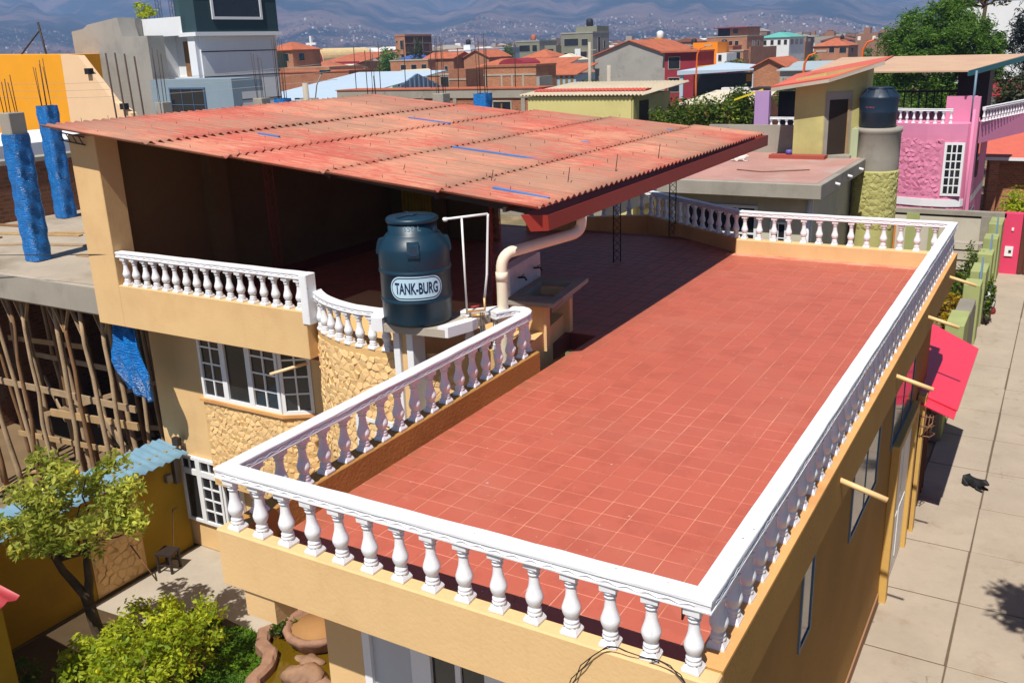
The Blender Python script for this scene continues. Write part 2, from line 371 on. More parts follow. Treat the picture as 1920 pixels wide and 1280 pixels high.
# ------------------------------------------------------------------ setting: ground, street, mountains
T = 5.1
g_ = NG('dry_ground'); p_ = g_.pos()
col_ = g_.mix(g_.ramp(g_.noise(p_, .05, 6), .4, .6), S(150,128,100,.7), S(120,116,70,.6))
g_.link(g_.mix(g_.ramp(g_.noise(p_, .9, 5), .45, .65), col_, S(172,146,112,.7)), g_.b.inputs['Base Color']); g_.b.inputs['Roughness'].default_value = 1
m = MB(); R_ = 7000; N_ = 28
xs_ = [-R_+2*R_*i/N_ for i in range(N_+1)]
m.add([(x, y, -.03) for y in xs_ for x in xs_], [(j*(N_+1)+i, j*(N_+1)+i+1, (j+1)*(N_+1)+i+1, (j+1)*(N_+1)+i) for j in range(N_) for i in range(N_)])
ground = struct('ground', m, g_.m)

m = MB(); m.box(-.26, 6.2, -14, 46, -.02, .0); street = struct('street_pavement', m, joint_m)
slabmesh = {}
xe = [-.24, 1.0, 2.25, 3.5, 4.8, 6.1]; y = 8.83-1.95*8; k = 0
while y < 44:
    for i in range(5):
        kx = i
        wv = random.choice((.012,.018,.024))
        key = (i, wv)
        if key not in slabmesh:
            mm = MB(); w2 = (xe[i+1]-xe[i])/2-wv; mm.box(-w2, w2, -.975+wv, .975-wv, -.03, .012, c=.008); slabmesh[key] = mm.mesh('pavement_slab', street_m)
        o = link('pavement_slab', slabmesh[key], street, ((xe[i]+xe[i+1])/2, y+.975, random.uniform(-.003,.003)))
        o.rotation_euler = (random.uniform(-.002,.002), random.uniform(-.002,.002), random.uniform(-.004,.004))
    y += 1.95

def fbm(x, y, o=5, s=0):
    from mathutils import noise
    return noise.fractal(Vector((x, y, s)), 1.0, 2.1, o)
from mathutils import noise as mn
m = MB(); NA, NR = 150, 60
C0 = Vector((1.6, -5.1))
def mheight(a, r):
    # a: angle from view axis (radians, + = right), r: metres
    d = max(0, r-2300)
    ridge_h = 410-320*max(0, min(1, (a-.14)/.38))+ 190*max(0, min(1, (-a-.05)/.4))
    rise = (max(0, min(1, d/3600)))**1.25
    sp = 1-abs(mn.fractal(Vector((a*5.5, r/5200, 3.3)), .9, 2.0, 5))*1.3
    sp2 = mn.fractal(Vector((a*17, r/1500, 8.1)), .9, 2.0, 5)
    return rise*ridge_h*(.62+.55*sp)+rise*75*sp2+max(0, (r-1200))*.004
va = math.atan2(fw.x, fw.y)
for j in range(NR+1):
    r = 1200+5300*(j/NR)**1.1
    for i in range(NA+1):
        a = -.72+1.44*i/NA
        th = va+a; m.v.append((C0.x+r*math.sin(th), C0.y+r*math.cos(th), mheight(a, r)-.5))
for j in range(NR):
    for i in range(NA):
        m.f.append((j*(NA+1)+i, j*(NA+1)+i+1, (j+1)*(NA+1)+i+1, (j+1)*(NA+1)+i)); m.sm.append(True)
g_ = NG('mountain_side'); p_ = g_.pos()
n1 = g_.noise(p_, .0016, 9, .66); n2 = g_.noise(p_, .009, 7, .65)
c_ = g_.mix(g_.ramp(n1, .45, .55), S(176,138,120,.42), S(36,54,60,.2))
c_ = g_.mix(g_.ramp(n2, .5, .68, (0,0,0,1), (.7,)*3+(1,)), c_, S(84,84,70,.5))
g_.link(c_, g_.b.inputs['Base Color']); g_.b.inputs['Roughness'].default_value = 1; g_.b.inputs['Specular IOR Level'].default_value = 0
mountains = struct('mountains', m, g_.m)
# far hillside town: thousands of tiny houses nobody could count
rng = np.random.RandomState(4); m = MB(); g_ = NG('distant_town_walls')
r_ = g_.n("ShaderNodeNewGeometry").outputs['Random Per Island']
cr = g_.n("ShaderNodeValToRGB", Fac=r_); cr.color_ramp.interpolation = 'CONSTANT'
for i, (pos, c) in enumerate(((0,S(200,188,172,.6)),(.3,S(180,132,106,.6)),(.6,S(240,234,226,.9)),(.7,S(164,100,74,.6)),(.82,S(140,130,120,.6)),(.9,S(60,54,50,.5)))):
    e = cr.color_ramp.elements[i] if i < 2 else cr.color_ramp.elements.new(pos)
    e.position = pos; e.color = (*c, 1)
g_.link(cr.outputs[0], g_.b.inputs['Base Color']); g_.b.inputs['Roughness'].default_value = .9
for i in range(17000):
    a = -.66+1.3*rng.rand(); r = 1100+2300*rng.rand()**.7
    den = .5+.5*mn.noise(Vector((a*9, r/500, 1)))
    if rng.rand() > den*(1.3 if r < 2300 else .7): continue
    th = va+a; x = C0.x+r*math.sin(th); y = C0.y+r*math.cos(th); h = mheight(a, r) if r > 1200 else 0
    s = 3+4.5*rng.rand(); hh = 2+3*rng.rand()+(8*rng.rand() if rng.rand() < .04 else 0); d = 3+5*rng.rand()
    m.box(x-s/2, x+s/2, y-d/2, y+d/2, h-4, h+hh)
for i in range(1700):
    a = -.62+1.24*rng.rand(); r = 350+680*rng.rand()**.8; th = va+a; x = C0.x+r*math.sin(th); y = C0.y+r*math.cos(th)
    s = 6+6*rng.rand(); d = 6+6*rng.rand(); hh = 5+6*rng.rand()+(4*rng.rand() if rng.rand() < .15 else 0)
    m.box(x-s/2, x+s/2, y-d/2, y+d/2, 0, hh)
    if rng.rand() < .5: m.prism([(x-s/2-.4,hh+.02),(x+s/2+.4,hh+.02),(x,hh+1.6)], y-d/2-.4, y+d/2+.4, 'y')
    else: m.box(x-s*.2, x+s*.1, y-d*.2, y+d*.2, hh+.01, hh+1+1.5*rng.rand())
    for k in range(3): u = x-s/2+s*(k+.3)/3; m.box(u, u+1, y-d/2-.06, y-d/2-.02, hh-2.2, hh-.9)
o = m.build('distant_town', g_.m); o['kind'] = 'stuff'; o['label'] = 'countless tiny houses spread over the hazy valley and foothills'; o['category'] = 'town'
# scattered far trees among the town
pts = []
for i in range(420):
    a = -.6+1.2*rng.rand(); r = 260+1500*rng.rand()**1.3; th = va+a
    pts.append(cloud((C0.x+r*math.sin(th), C0.y+r*math.cos(th), 3), (2.5+3*rng.rand(), 2.5+3*rng.rand(), 3+3*rng.rand()), 46, 6, .5, seed=i))
o = leaves('distant_trees', hedge_leaf, None, np.concatenate(pts), 1.6, kind='stuff', aspect=.8, seed=3)
o['label'] = 'dark green treetops scattered through the far town'; o['category'] = 'trees'

# ------------------------------------------------------------------ the house
house = thing('house', 'ochre house with red tiled roof terrace, white balustrades and worn red sheet roof', 'house', (-4, 6, 0))
house.location = (0, 0, 0)
RPROF = [(-.072,0),(-.077,-.008),(-.077,-.030),(-.062,-.034),(-.062,-.041),(-.069,-.045),(-.069,-.078),(-.079,-.082),(-.079,-.094),(-.066,-.104),
         (.066,-.104),(.079,-.094),(.079,-.082),(.069,-.078),(.069,-.045),(.062,-.041),(.062,-.034),(.077,-.030),(.077,-.008),(.072,0)]
def subdiv(path, step=.25):
    out = [path[0]]
    for a, b in zip(path, path[1:]):
        L = math.dist(a, b); k = max(1, int(L/step))
        out += [(a[0]+(b[0]-a[0])*i/k, a[1]+(b[1]-a[1])*i/k) for i in range(1, k+1)]
    return out
def along(path, d):
    for a, b in zip(path, path[1:]):
        L = math.dist(a, b)
        if d <= L+1e-6: t = d/L; return (a[0]+(b[0]-a[0])*t, a[1]+(b[1]-a[1])*t, math.atan2(b[1]-a[1], b[0]-a[0]))
        d -= L
    return (*path[-1], 0)
def plen(path): return sum(math.dist(a, b) for a, b in zip(path, path[1:]))
# one baluster: square plinth, turned body, square head (height 0.5)
bm_ = MB(); H = .505
bm_.box(-.067,.067,-.067,.067,0,.028,c=.005)
bm_.prism([(-.063,-.063),(.063,-.063),(.063,.063),(-.063,.063)], .028, .03)
o0 = len(bm_.v)
for hw, z in ((.063,.030),(.046,.062)): bm_.v += [(-hw,-hw,z),(hw,-hw,z),(hw,hw,z),(-hw,hw,z)]
bm_.f += [(o0+i, o0+(i+1) % 4, o0+4+(i+1) % 4, o0+4+i) for i in range(4)]; bm_.sm += [False]*4
bm_.lathe([(.054,.058),(.058,.068),(.058,.080),(.05,.088),(.05,.092),(.055,.098),(.055,.110),(.044,.118),(.042,.128),(.05,.140),(.060,.160),(.068,.185),(.0705,.205),(.068,.220),(.060,.245),(.051,.275),(.043,.305),(.040,.340),(.037,.375),(.037,.392),(.047,.397),(.047,.407),(.038,.412),(.040,.424),(.052,.430),(.056,.440),(.052,.446)], 16)
o0 = len(bm_.v)
for hw, z in ((.042,.442),(.060,.458),(.060,H)): bm_.v += [(-hw,-hw,z),(hw,-hw,z),(hw,hw,z),(-hw,hw,z)]
for l in range(2): bm_.f += [(o0+4*l+i, o0+4*l+(i+1) % 4, o0+4*l+4+(i+1) % 4, o0+4*l+4+i) for i in range(4)]; bm_.sm += [False]*4
BAL = bm_.mesh('baluster', balw)
def make_rail(sp, z, rng, parent):
    m = MB(); m.sweep(sp, RPROF, z)
    for i in range(len(m.v)): m.v[i] = (m.v[i][0]+rng.uniform(-.002,.002), m.v[i][1]+rng.uniform(-.002,.002), m.v[i][2]+rng.uniform(-.003,.003))
    return m.build('balustrade', white, parent)
def balustrade(path, zc, n, curb=None, first=.06, last=.06, railtop=.907-.3, orn=True, parent=house, fine=True, skip=(), rail=None):
    """rail + balusters standing on a curb whose top is at zc; curb=(u0,u1,zlow) extrudes the parapet below"""
    sp = subdiv(path, .22)
    rng = random.Random(int(plen(path)*100))
    ra = rail or make_rail(sp, zc+railtop, rng, parent)
    if curb:
        u0, u1, zl = curb; mc = MB()
        cp = subdiv(path, .35)
        mc.sweep(cp, [(u0, zl-zc), (u1, zl-zc), (u1, -.012), (u1-.014, 0), (u0+.014, 0), (u0, -.012)], zc)
        for i in range(len(mc.v)): mc.v[i] = (mc.v[i][0]+rng.uniform(-.004,.004), mc.v[i][1]+rng.uniform(-.004,.004), mc.v[i][2]+rng.uniform(-.003,.003))
        mc.build('curb', ochre_curb, ra)
    if orn:
        L = plen(path); st = .025
        for sgn in (-1, 1):
            pts = []
            d = .02
            while d < L-.02:
                x, y, a = along(path, d); nx, ny = math.sin(a), -math.cos(a)
                pts.append((x+nx*.071*sgn, y+ny*.071*sgn, zc+railtop-.0615+.0105*math.sin(d*2*math.pi/.15))); d += st
            mo = MB(); mo.tube(pts, .0065, 5); mo.build('rail_ornament', white, ra)
    L = plen(path)-first-last
    for i in range(n):
        if i in skip: continue
        x, y, a = along(path, first+L*i/(n-1))
        o = link('baluster', BAL, ra, (x, y, zc-.002)); o.rotation_euler = (rng.uniform(-.014,.014), rng.uniform(-.014,.014), a+rng.uniform(-.09,.09)); q_ = rng.uniform(.96,1.04); o.scale = (q_, q_, (railtop-.1)/.505)
    return ra
# four edges of the front terrace share one mitred rail
E_ = [(-4.53,.07),(-4.53,5.35)]+[(-4.73+.2*math.cos(t), 5.45+.3*math.sin(t)) for t in [i*math.pi/8 for i in range(0,8)]]+[(-4.98,5.42)]
RAIL = make_rail(subdiv(E_[::-1]+[(-.07,.07),(-.07,14.43),(-4.2,14.43),(-7.2,16.55),(-9.9,15.0)], .22), T+.907, random.Random(1), house)
balustrade([(-4.53,.07),(-.07,.07)], T+.3, 15, None, rail=RAIL)
B('front_parapet', ochre, house, (-4.66,.06,-.03,.128,T-.28,T+.298), c=.012)
balustrade([(-.07,.07),(-.07,14.43)], T+.3, 43, None, first=.335, rail=RAIL)
B('street_parapet', ochre_shade, house, (-.16,.058,.13,14.52,T-.28,T+.3), c=.012)
B('lit_parapet_top', ochre_curb, house, (-.158,.056,.135,14.5,T+.3,T+.304))  # thin lighter sheet: the parapet's sunlit top put into colour
balustrade([(-.07,14.43),(-4.2,14.43)], T+.3, 13, None, first=.3, rail=RAIL)
B('back_parapet', ochre, house, (-4.28,-.162,14.31,14.52,T-.28,T+.3), c=.012)
balustrade([(-4.2,14.43),(-7.2,16.55)], T+.3, 12, (-.1,.1,T-.28), first=.2, rail=RAIL)
balustrade([(-7.2,16.55),(-9.9,15.0)], T+.3, 10, (-.1,.1,T-.28), first=.2, rail=RAIL)
balustrade(E_, T+.3, 19, None, first=.33, last=.25, rail=RAIL)
B('inner_parapet', ochre_in, house, (-4.66,-4.44,.13,5.76,T-.28,T+.296), c=.01)
# left run, stands one step higher on the fascia
balustrade([(-12.68,5.24),(-8.3,5.24)], T+.6, 17, None, first=.14, last=.12)
B('fascia', ochre, house, (-12.7,-8.26,5.15,5.4,T-.18,T+.6), c=.01)
B('rail_post', white, house, (-8.32,-8.17,5.13,5.36,T+.4,T+1.2), c=.012)
# round tower front: curved run either side of the tank platform
TC = (-6.75, 7.15); TR = 2.33
def arc(a0, a1, n, r=TR, c=TC): return [(c[0]+r*math.cos(math.radians(a0+(a1-a0)*i/n)), c[1]+r*math.sin(math.radians(a0+(a1-a0)*i/n))) for i in range(n+1)]
balustrade(arc(229, 281, 14, 2.28), T+.3, 8, None, first=.2, last=.16)
balustrade(arc(305, 320, 5, 2.28), T+.3, 3, None, first=.12, last=.1)
m = MB(); ring = arc(196, 330, 48); m.prism(ring+[(-5.0,7.6),(-9.0,7.6)], 0, T+.3); m.build('tower_wall', relief_bed, house)

# stone relief: irregular plaster stones raised from the tower and the bay, one by one
def clip(poly, px, py, nx, ny):
    out = []; n = len(poly)
    for i in range(n):
        a, b = poly[i], poly[(i+1) % n]; da = (a[0]-px)*nx+(a[1]-py)*ny; db = (b[0]-px)*nx+(b[1]-py)*ny
        if da <= 0: out.append(a)
        if (da < 0 < db) or (db < 0 < da): t = da/(da-db); out.append((a[0]+(b[0]-a[0])*t, a[1]+(b[1]-a[1])*t))
    return out
def stones(u0, u1, v0, v1, size, rng):
    nu, nv = int((u1-u0)/size), int((v1-v0)/(size*.87)); pts = {}
    for j in range(-1, nv+2):
        for i in range(-1, nu+2):
            pts[i,j] = (u0+(i+.5+(.5 if j % 2 else 0))*size+rng.uniform(-.33,.33)*size, v0+(j+.5)*size*.87+rng.uniform(-.33,.33)*size)
    res = []
    for j in range(nv+1):
        for i in range(nu+1):
            p = pts[i,j]; poly = [(max(u0,p[0]-size),max(v0,p[1]-size)),(min(u1,p[0]+size),max(v0,p[1]-size)),(min(u1,p[0]+size),min(v1,p[1]+size)),(max(u0,p[0]-size),min(v1,p[1]+size))]
            if not (u0 < p[0] < u1 and v0 < p[1] < v1): continue
            for dj in (-2,-1,0,1,2):
                for di in (-2,-1,0,1,2):
                    q = pts.get((i+di, j+dj))
                    if q is None or (di == 0 and dj == 0): continue
                    dx, dy = q[0]-p[0], q[1]-p[1]; poly = clip(poly, p[0]+dx/2, p[1]+dy/2, dx, dy)
                    if len(poly) < 3: break
                if len(poly) < 3: break
            if len(poly) >= 3: res.append((p, poly))
    return res
def stone_wall(parent, mapf, u0, u1, v0, v1, size, seed, cap=290, h=.009, mat=None, skip=None):
    rng = random.Random(seed); st = stones(u0, u1, v0, v1, size, rng); rest = MB()
    st = [a for a in st if not (skip and skip(*a[0]))]
    for q, (p, poly) in enumerate(st):
        cx = sum(a for a, _ in poly)/len(poly); cy = sum(b for _, b in poly)/len(poly)
        hh = h*rng.uniform(.6,1.35); tl = (rng.uniform(-.25,.25), rng.uniform(-.25,.25)); n = len(poly); mb = MB(); vs = []
        g0 = 1-.005/size
        for k, (sc_, z) in enumerate(((g0, -.01), (g0*.95, hh*.6), (g0*.74, hh))):
            for a, b in poly:
                du, dv = (a-cx)*sc_, (b-cy)*sc_; vs.append(mapf(cx+du, cy+dv, z+(tl[0]*du+tl[1]*dv if k else 0)))
        vs.append(mapf(cx, cy, hh*1.12))
        fs = [(k*n+i, k*n+(i+1) % n, (k+1)*n+(i+1) % n, (k+1)*n+i) for k in range(2) for i in range(n)]+[(2*n+i, 2*n+(i+1) % n, 3*n) for i in range(n)]
        mb.add(vs, fs, False)
        if q < cap: mb.build('stone', mat or stone_m, parent)
        else: rest.add(mb.v, mb.f)
    if rest.v: rest.build('relief_stones', mat or stone_m, parent, kind='stuff')
tw = bpy.data.objects['tower_wall']
def cylmap(u, v, z):
    a = math.radians(270)+u/TR; return (TC[0]+(TR+z)*math.cos(a), TC[1]+(TR+z)*math.sin(a), v)
stone_wall(tw, cylmap, -2.75, 1.3, 3.35, T+.2, .125, 3)

# upper storey shell under the sheet roof
def roof_z(x, y=0): return 7.48-.111*(x+4.23)
B('corner_pillar', ochre, house, (-13.42,-12.702,5.148,5.6,T-.18,8.33), c=.012)
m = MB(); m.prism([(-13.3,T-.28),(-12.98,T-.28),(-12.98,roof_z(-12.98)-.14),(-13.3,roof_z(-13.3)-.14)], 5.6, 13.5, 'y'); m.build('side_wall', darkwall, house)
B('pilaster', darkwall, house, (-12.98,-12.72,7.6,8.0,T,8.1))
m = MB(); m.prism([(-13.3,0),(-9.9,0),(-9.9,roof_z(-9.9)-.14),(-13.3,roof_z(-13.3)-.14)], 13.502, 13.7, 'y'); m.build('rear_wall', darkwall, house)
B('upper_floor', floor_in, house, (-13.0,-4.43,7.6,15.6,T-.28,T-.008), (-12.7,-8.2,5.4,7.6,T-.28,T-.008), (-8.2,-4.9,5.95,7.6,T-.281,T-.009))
m = MB()
for i in range(9): m.box(-12.4+i*.1, -12.32+i*.1, 13.2, 13.23, T+.55+.0, T+1.35)
ys = m.build('yellow_sheet', flat('yellow_sheet', S(200,160,30,.7), .6, .15), None); tag(ys, 'yellow corrugated sheet leaning in the dark under the red roof', 'sheet')
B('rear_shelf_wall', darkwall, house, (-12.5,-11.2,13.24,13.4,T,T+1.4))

# front wall of the main house, bay window and ground floor window
B('front_wall', ochre, house, (-13.3,-8.4,6.05,6.35,0,T-.205))
B('soffit', ochre, house, (-13.3,-8.3,5.402,7.6,T-.20,T-.282))
def window(name, parent, x0, x1, z0, z1, rows, cols, mapf, fr=.06, bar=.03, mat=whiteframe, gl=glass):
    """framed window on a plane: mapf(u, v, depth)"""
    def bx(m, u0, u1, v0, v1, d0, d1):
        m.add([mapf(u0,v0,d0),mapf(u1,v0,d0),mapf(u1,v1,d0),mapf(u0,v1,d0),mapf(u0,v0,d1),mapf(u1,v0,d1),mapf(u1,v1,d1),mapf(u0,v1,d1)],
              [(0,3,2,1),(4,5,6,7),(0,1,5,4),(1,2,6,5),(2,3,7,6),(3,0,4,7)])
    m = MB(); bx(m, x0, x1, z0, z0+fr, .0, .07); bx(m, x0, x1, z1-fr, z1, .0, .07); bx(m, x0, x0+fr, z0+fr, z1-fr, .0, .07); bx(m, x1-fr, x1, z0+fr, z1-fr, .0, .07)
    w_ = m.build(name, mat, parent)
    u0, u1, v0, v1 = x0+fr, x1-fr, z0+fr, z1-fr
    for i in range(1, cols): u = u0+(u1-u0)*i/cols; m = MB(); bx(m, u-bar/2, u+bar/2, v0, v1, .02, .055); m.build('glazing_bar', mat, w_)
    for j in range(1, rows): v = v0+(v1-v0)*j/rows; m = MB(); bx(m, u0, u1, v-bar/2, v+bar/2, .018, .052); m.build('glazing_bar', mat, w_)
    for i in range(cols):
        for j in range(rows):
            a0, a1 = u0+(u1-u0)*i/cols, u0+(u1-u0)*(i+1)/cols; b0, b1 = v0+(v1-v0)*j/rows, v0+(v1-v0)*(j+1)/rows
            m = MB(); t = random.uniform(-.004,.004); bx(m, a0, a1, b0, b1, .024+t, .03+t); m.build('pane', gl, w_)
    return w_
bay = [(-11.78,6.05),(-11.62,5.75),(-9.62,5.75),(-9.14,6.05)]
m = MB(); m.prism(bay, 1.75, 3.47); m.build('bay_base', relief_bed, house)
m = MB(); m.prism([(-11.84,6.05),(-11.66,5.70),(-9.6,5.70),(-9.06,6.05)], 3.47, 3.53); m.build('bay_sill', ochre_curb, house)
m = MB(); m.prism([(-11.70,6.05),(-11.58,5.86),(-9.66,5.86),(-9.30,6.05)], 3.53, T-.2); m.build('bay_core', black, house)
yf = lambda u, v, d: (u, 5.82-d, v)
window('bay_window', house, -11.6, -10.98, 3.53, T-.2, 4, 2, yf)
window('bay_window', house, -10.98, -10.34, 3.53, T-.2, 1, 1, yf)
window('bay_window', house, -10.34, -9.64, 3.53, T-.2, 4, 2, yf)
dd = Vector((-9.14+9.62, .30)).normalized()
window('bay_window', house, 0, .55, 3.53, T-.2, 4, 2, lambda u, v, d: (-9.63+dd.x*u+dd.y*d, 5.80+dd.y*u-dd.x*d, v))
bb = bpy.data.objects['bay_base']
stone_wall(bb, lambda u, v, z: (u, 5.75-z, v), -11.6, -9.64, 1.8, 3.46, .115, 5)
stone_wall(bb, lambda u, v, z: (-9.62+dd.x*u+dd.y*z, 5.75+dd.y*u-dd.x*z, v), 0, .55, 1.8, 3.46, .115, 6)
yf2 = lambda u, v, d: (u, 6.04-d, v)
window('ground_window', house, -12.85, -12.35, .62, 1.72, 1, 1, yf2)
window('ground_window', house, -12.35, -11.75, .62, 1.72, 4, 2, yf2)
window('ground_window', house, -12.85, -12.35, 1.72, 2.05, 1, 2, yf2); window('ground_window', house, -12.35, -11.75, 1.72, 2.05, 1, 2, yf2)
window('ground_window', house, -11.72, -11.2, .62, 2.05, 1, 1, yf2)
# drain spout under the balcony
m = MB(); m.tube([(-8.62,5.45,4.72),(-9.05,5.02,4.60)], .028, 8); m.build('drain_spout', flat('cream_pipe', S(238,204,158,.9), .5), house)
# white pilasters under the platform
for x in (-6.13, -5.9): 
    m = MB(); m.box(x-.055, x+.055, 4.66, 4.95, 2.2, T+.72, c=.006); m.build('platform_post', whiteframe, house)
B('post_infill', ochre, house, (-6.076,-5.954,4.72,4.95,2.2,T+.72))
window('tower_window', house, -7.12, -6.42, 3.05, 4.3, 2, 2, lambda u, v, d: (u, 4.87-d, v))

# tank platform
m = MB(); m.prism([(-6.32,4.46),(-5.2,4.58),(-5.12,5.15),(-5.05,5.45),(-6.45,5.35),(-6.5,5.0)], T+.73, T+.84); plat = m.build('tank_platform', conc_light, house)
m = MB(); m.prism([(-6.36,4.43),(-6.18,4.45),(-6.30,4.86),(-6.52,4.92),(-6.56,4.78)], T+.735, T+.925); m.build('platform_rim', white, plat)
m = MB(); m.prism([(-5.34,4.57),(-5.18,4.58),(-5.06,5.0),(-5.06,5.14),(-5.2,5.08)], T+.735, T+.88); m.build('platform_rim', white, plat)

# street side: recessed wall, windows, doors, skirting
B('street_wall', ochre_shade, house, (-.45,-.25,.65,14.4,0,T-.282))
B('skirting', plaster('terracotta_skirting', S(176,132,100,.8), var=.2, streak=0), house, (-.25,-.225,.65,10.1,0.0,.22))
sw = lambda u, v, d: (-.252+d*.35, u, v)
bluegl = flat('reflecting_glass', S(70,104,138,.55), .1, .2, 2, spec=.8)
sidef = flat('grey_blue_frame', S(120,150,180,.6), .5, .1)
for a, b in ((3.9,4.45),(6.6,8.6),(9.9,12.1)): window('side_window', house, a, b, 3.0, 4.55, 1, 2 if b-a > 1 else 1, sw, fr=.045, bar=.03, mat=sidef, gl=bluegl)
dfr = flat('yellow_door_frame', S(220,176,96,.85), .6, .1)
m = MB(); m.box(-.25,-.12,10.15,10.35,0,3.0,c=.01); m.box(-.25,-.12,12.3,12.48,0,3.0,c=.01); m.box(-.25,-.12,10.35,12.3,2.85,3.0,c=.01); m.build('door_frame', dfr, house)
dr = B('street_door', whiteframe, house, (-.25,-.2,10.36,12.29,.05,2.84)); B('door_panel', whiteframe, dr, (-.2,-.19,10.55,11.25,.3,1.3), (-.2,-.19,11.4,12.1,.3,1.3), (-.2,-.19,10.55,11.25,1.5,2.6), (-.2,-.19,11.4,12.1,1.5,2.6))
gm = plaster('brown_metal_gate', S(110,66,50,.75), var=.2, streak=.2)
gt = B('metal_gate', gm, house, (-.24,-.18,12.6,15.2,.05,2.5))
for i in range(9): B('gate_rib', gm, gt, (-.18,-.15,12.7+i*.29,12.76+i*.29,.08,2.46))
# drain spouts through the street parapet
for y_, L_ in ((3.95,.5),(7.43,.5),(10.52,.48),(13.44,.5)):
    m = MB(); m.tube([(-.02,y_,T+.08),(.52,y_,T-.06)], .03, 9); m.build('drain_spout', flat('cream_pipe_%d' % int(y_), S(240,200,140,.9), .5), house)
# front wall of the ground floor, set back under the fascia
B('under_beam', ochre, house, (-4.42,-4.05,.0,5.2,T-.55,T-.282))
B('under_terrace_wall', ochre, house, (-4.1,-3.62,.65,.9,0,T-.282), (-3.62,-.45,.66,.9,T-.45,T-.283))
fy = lambda u, v, d: (u, .70-d, v)
B('sliding_door_core', black, house, (-3.6,-.46,.72,.8,0,T-.46))
window('sliding_door', house, -3.62, -2.95, .1, T-.45, 1, 1, fy, fr=.09, gl=flat('grey_curtain', S(206,210,214,.85), .6, .12, 2))
window('glazed_door', house, -2.95, -2.1, .1, T-.45, 5, 2, fy, fr=.13, bar=.06)
window('glazed_door', house, -2.1, -1.2, .1, T-.45, 1, 1, fy, fr=.1)
window('glazed_door', house, -1.2, -.47, .1, T-.45, 4, 2, fy, fr=.1)

# terrace floor with its tiles
fl = B('terrace_floor', grout, house, (-4.44,-.16,.13,14.31,T-.281,T-.0035))
px_, py_ = 4.28/15, .2735; gapt = .0055
tm_ = MB(); tm_.box(-px_/2+gapt, px_/2-gapt, -py_/2+gapt, py_/2-gapt, -.012, .0, c=.0012); TILE = tm_.mesh('floor_tile', tile_m)
rest = MB(); nr = 51; cnt = 0
for j in range(nr):
    off = .0
    for i in range(15):
        x = -4.44+px_*(i+.5); y = .267+py_*j+ .01*math.sin(i*.7)
        if y+py_/2 > 14.31: continue
        zz = T+random.uniform(-.0012,.0012)
        if j < 20:
            o = link('floor_tile', TILE, fl, (x, y, zz)); o.rotation_euler = (random.uniform(-.002,.002), random.uniform(-.002,.002), random.uniform(-.005,.005)); cnt += 1
        else:
            g2 = gapt*.9; rest.box(x-px_/2+g2, x+px_/2-g2, y-py_/2+g2, y+py_/2-g2, T-.012, zz)
    
rest.build('far_floor_tiles', tile_m, fl, kind='stuff')
rest = MB()
for j in range(29):
    for i in range(27):
        x = -4.44-px_*(i+.5); y = 7.62+py_*(j+.5)
        if y+py_/2 > 15.5 or x < -12.2: continue
        rest.box(x-px_/2+.005, x+px_/2-.005, y-py_/2+.005, y+py_/2-.005, T-.01, T+random.uniform(-.001,.001))
rest.build('covered_floor_tiles', tile_m, bpy.data.objects['upper_floor'], kind='stuff')

# corrugated sheet roof: five rows of sheets, overlapping like the photograph's seams
SEAMS = [-13.52,-11.07,-9.47,-7.74,-5.84,-4.2]; FRONT = [4.72,4.85,5.05,5.2,5.35]; BACK = [13.75,14.05,14.7,15.35,15.85]
roof = thing('roof_frame_tmp', 'x', 'x'); bpy.data.objects.remove(roof)
WV = .18; SW = WV*6
m = MB()
for y in (5.9, 8.4, 11.0, 13.4): m.bar((-13.4,y,roof_z(-13.4)-.16), (-4.5,y,roof_z(-4.5)-.16), .06, .09)
for x in (-13.3,-11.0,-9.4,-7.7,-5.8,-4.7): m.bar((x,5.35,roof_z(x)-.075), (x,13.6+(x+13.3)*.22,roof_z(x)-.075), .05, .06)
roof = m.build('roof', iron, house)
def sheet(xa, xb, waves):
    mb = MB(); nx = 5; ny = waves*10; t = .012; L = xb-xa
    for side in (0, 1):
        for i in range(nx+1):
            x = xa+L*i/nx
            for j in range(ny+1):
                y = WV*j/10; mb.v.append((x, y, .024*math.cos(2*math.pi*j/10)-t*side))
    n1 = (nx+1)*(ny+1)
    for i in range(nx):
        for j in range(ny):
            a = i*(ny+1)+j; mb.f += [(a, a+ny+1, a+ny+2, a+1), (n1+a, n1+a+1, n1+a+ny+2, n1+a+ny+1)]; mb.sm += [True, True]
    for i in (0, nx):
        for j in range(ny): a = i*(ny+1)+j; mb.f.append((a, a+1, n1+a+1, n1+a)); mb.sm.append(False)
    for j in (0, ny):
        for i in range(nx): a = i*(ny+1)+j; mb.f.append((a, n1+a, n1+a+ny+1, a+ny+1)); mb.sm.append(False)
    return mb.mesh('roof_sheet', roof_m)
bolts = MB(); rngb = random.Random(3)
for k in range(5):
    xa, xb = SEAMS[k]-.0, SEAMS[k+1]+.14
    if k == 4: xb = SEAMS[5]
    L = xb-xa; me = sheet(0, L, 6); y = FRONT[k]; q = 0
    while y < BACK[k]-.1:
        nw = min(6, max(1, round((BACK[k]-y)/WV)))
        if nw < 6: me = sheet(0, L, nw)
        z = roof_z(xa)+.012-.017*(k % 1)
        o = link('roof_sheet', me, roof, (xa, y+rngb.uniform(-.01,.01), z+ (4-k)*0.0)); o.rotation_euler = (0, math.atan(.111)-.0125+rngb.uniform(-.0012,.0012), rngb.uniform(-.002,.002))
        o.location.z = roof_z(xa)+.012+rngb.uniform(-.003,.003)
        for f in (.06, .5):
            for w_ in (1, 4):
                x = xa+L*f; bolts.tube([(x, y+WV*w_, roof_z(x)+.02), (x+rngb.uniform(-.01,.01), y+WV*w_, roof_z(x)+.06+rngb.uniform(0,.05))], .005, 4)
        y += SW-.002*0; q += 1
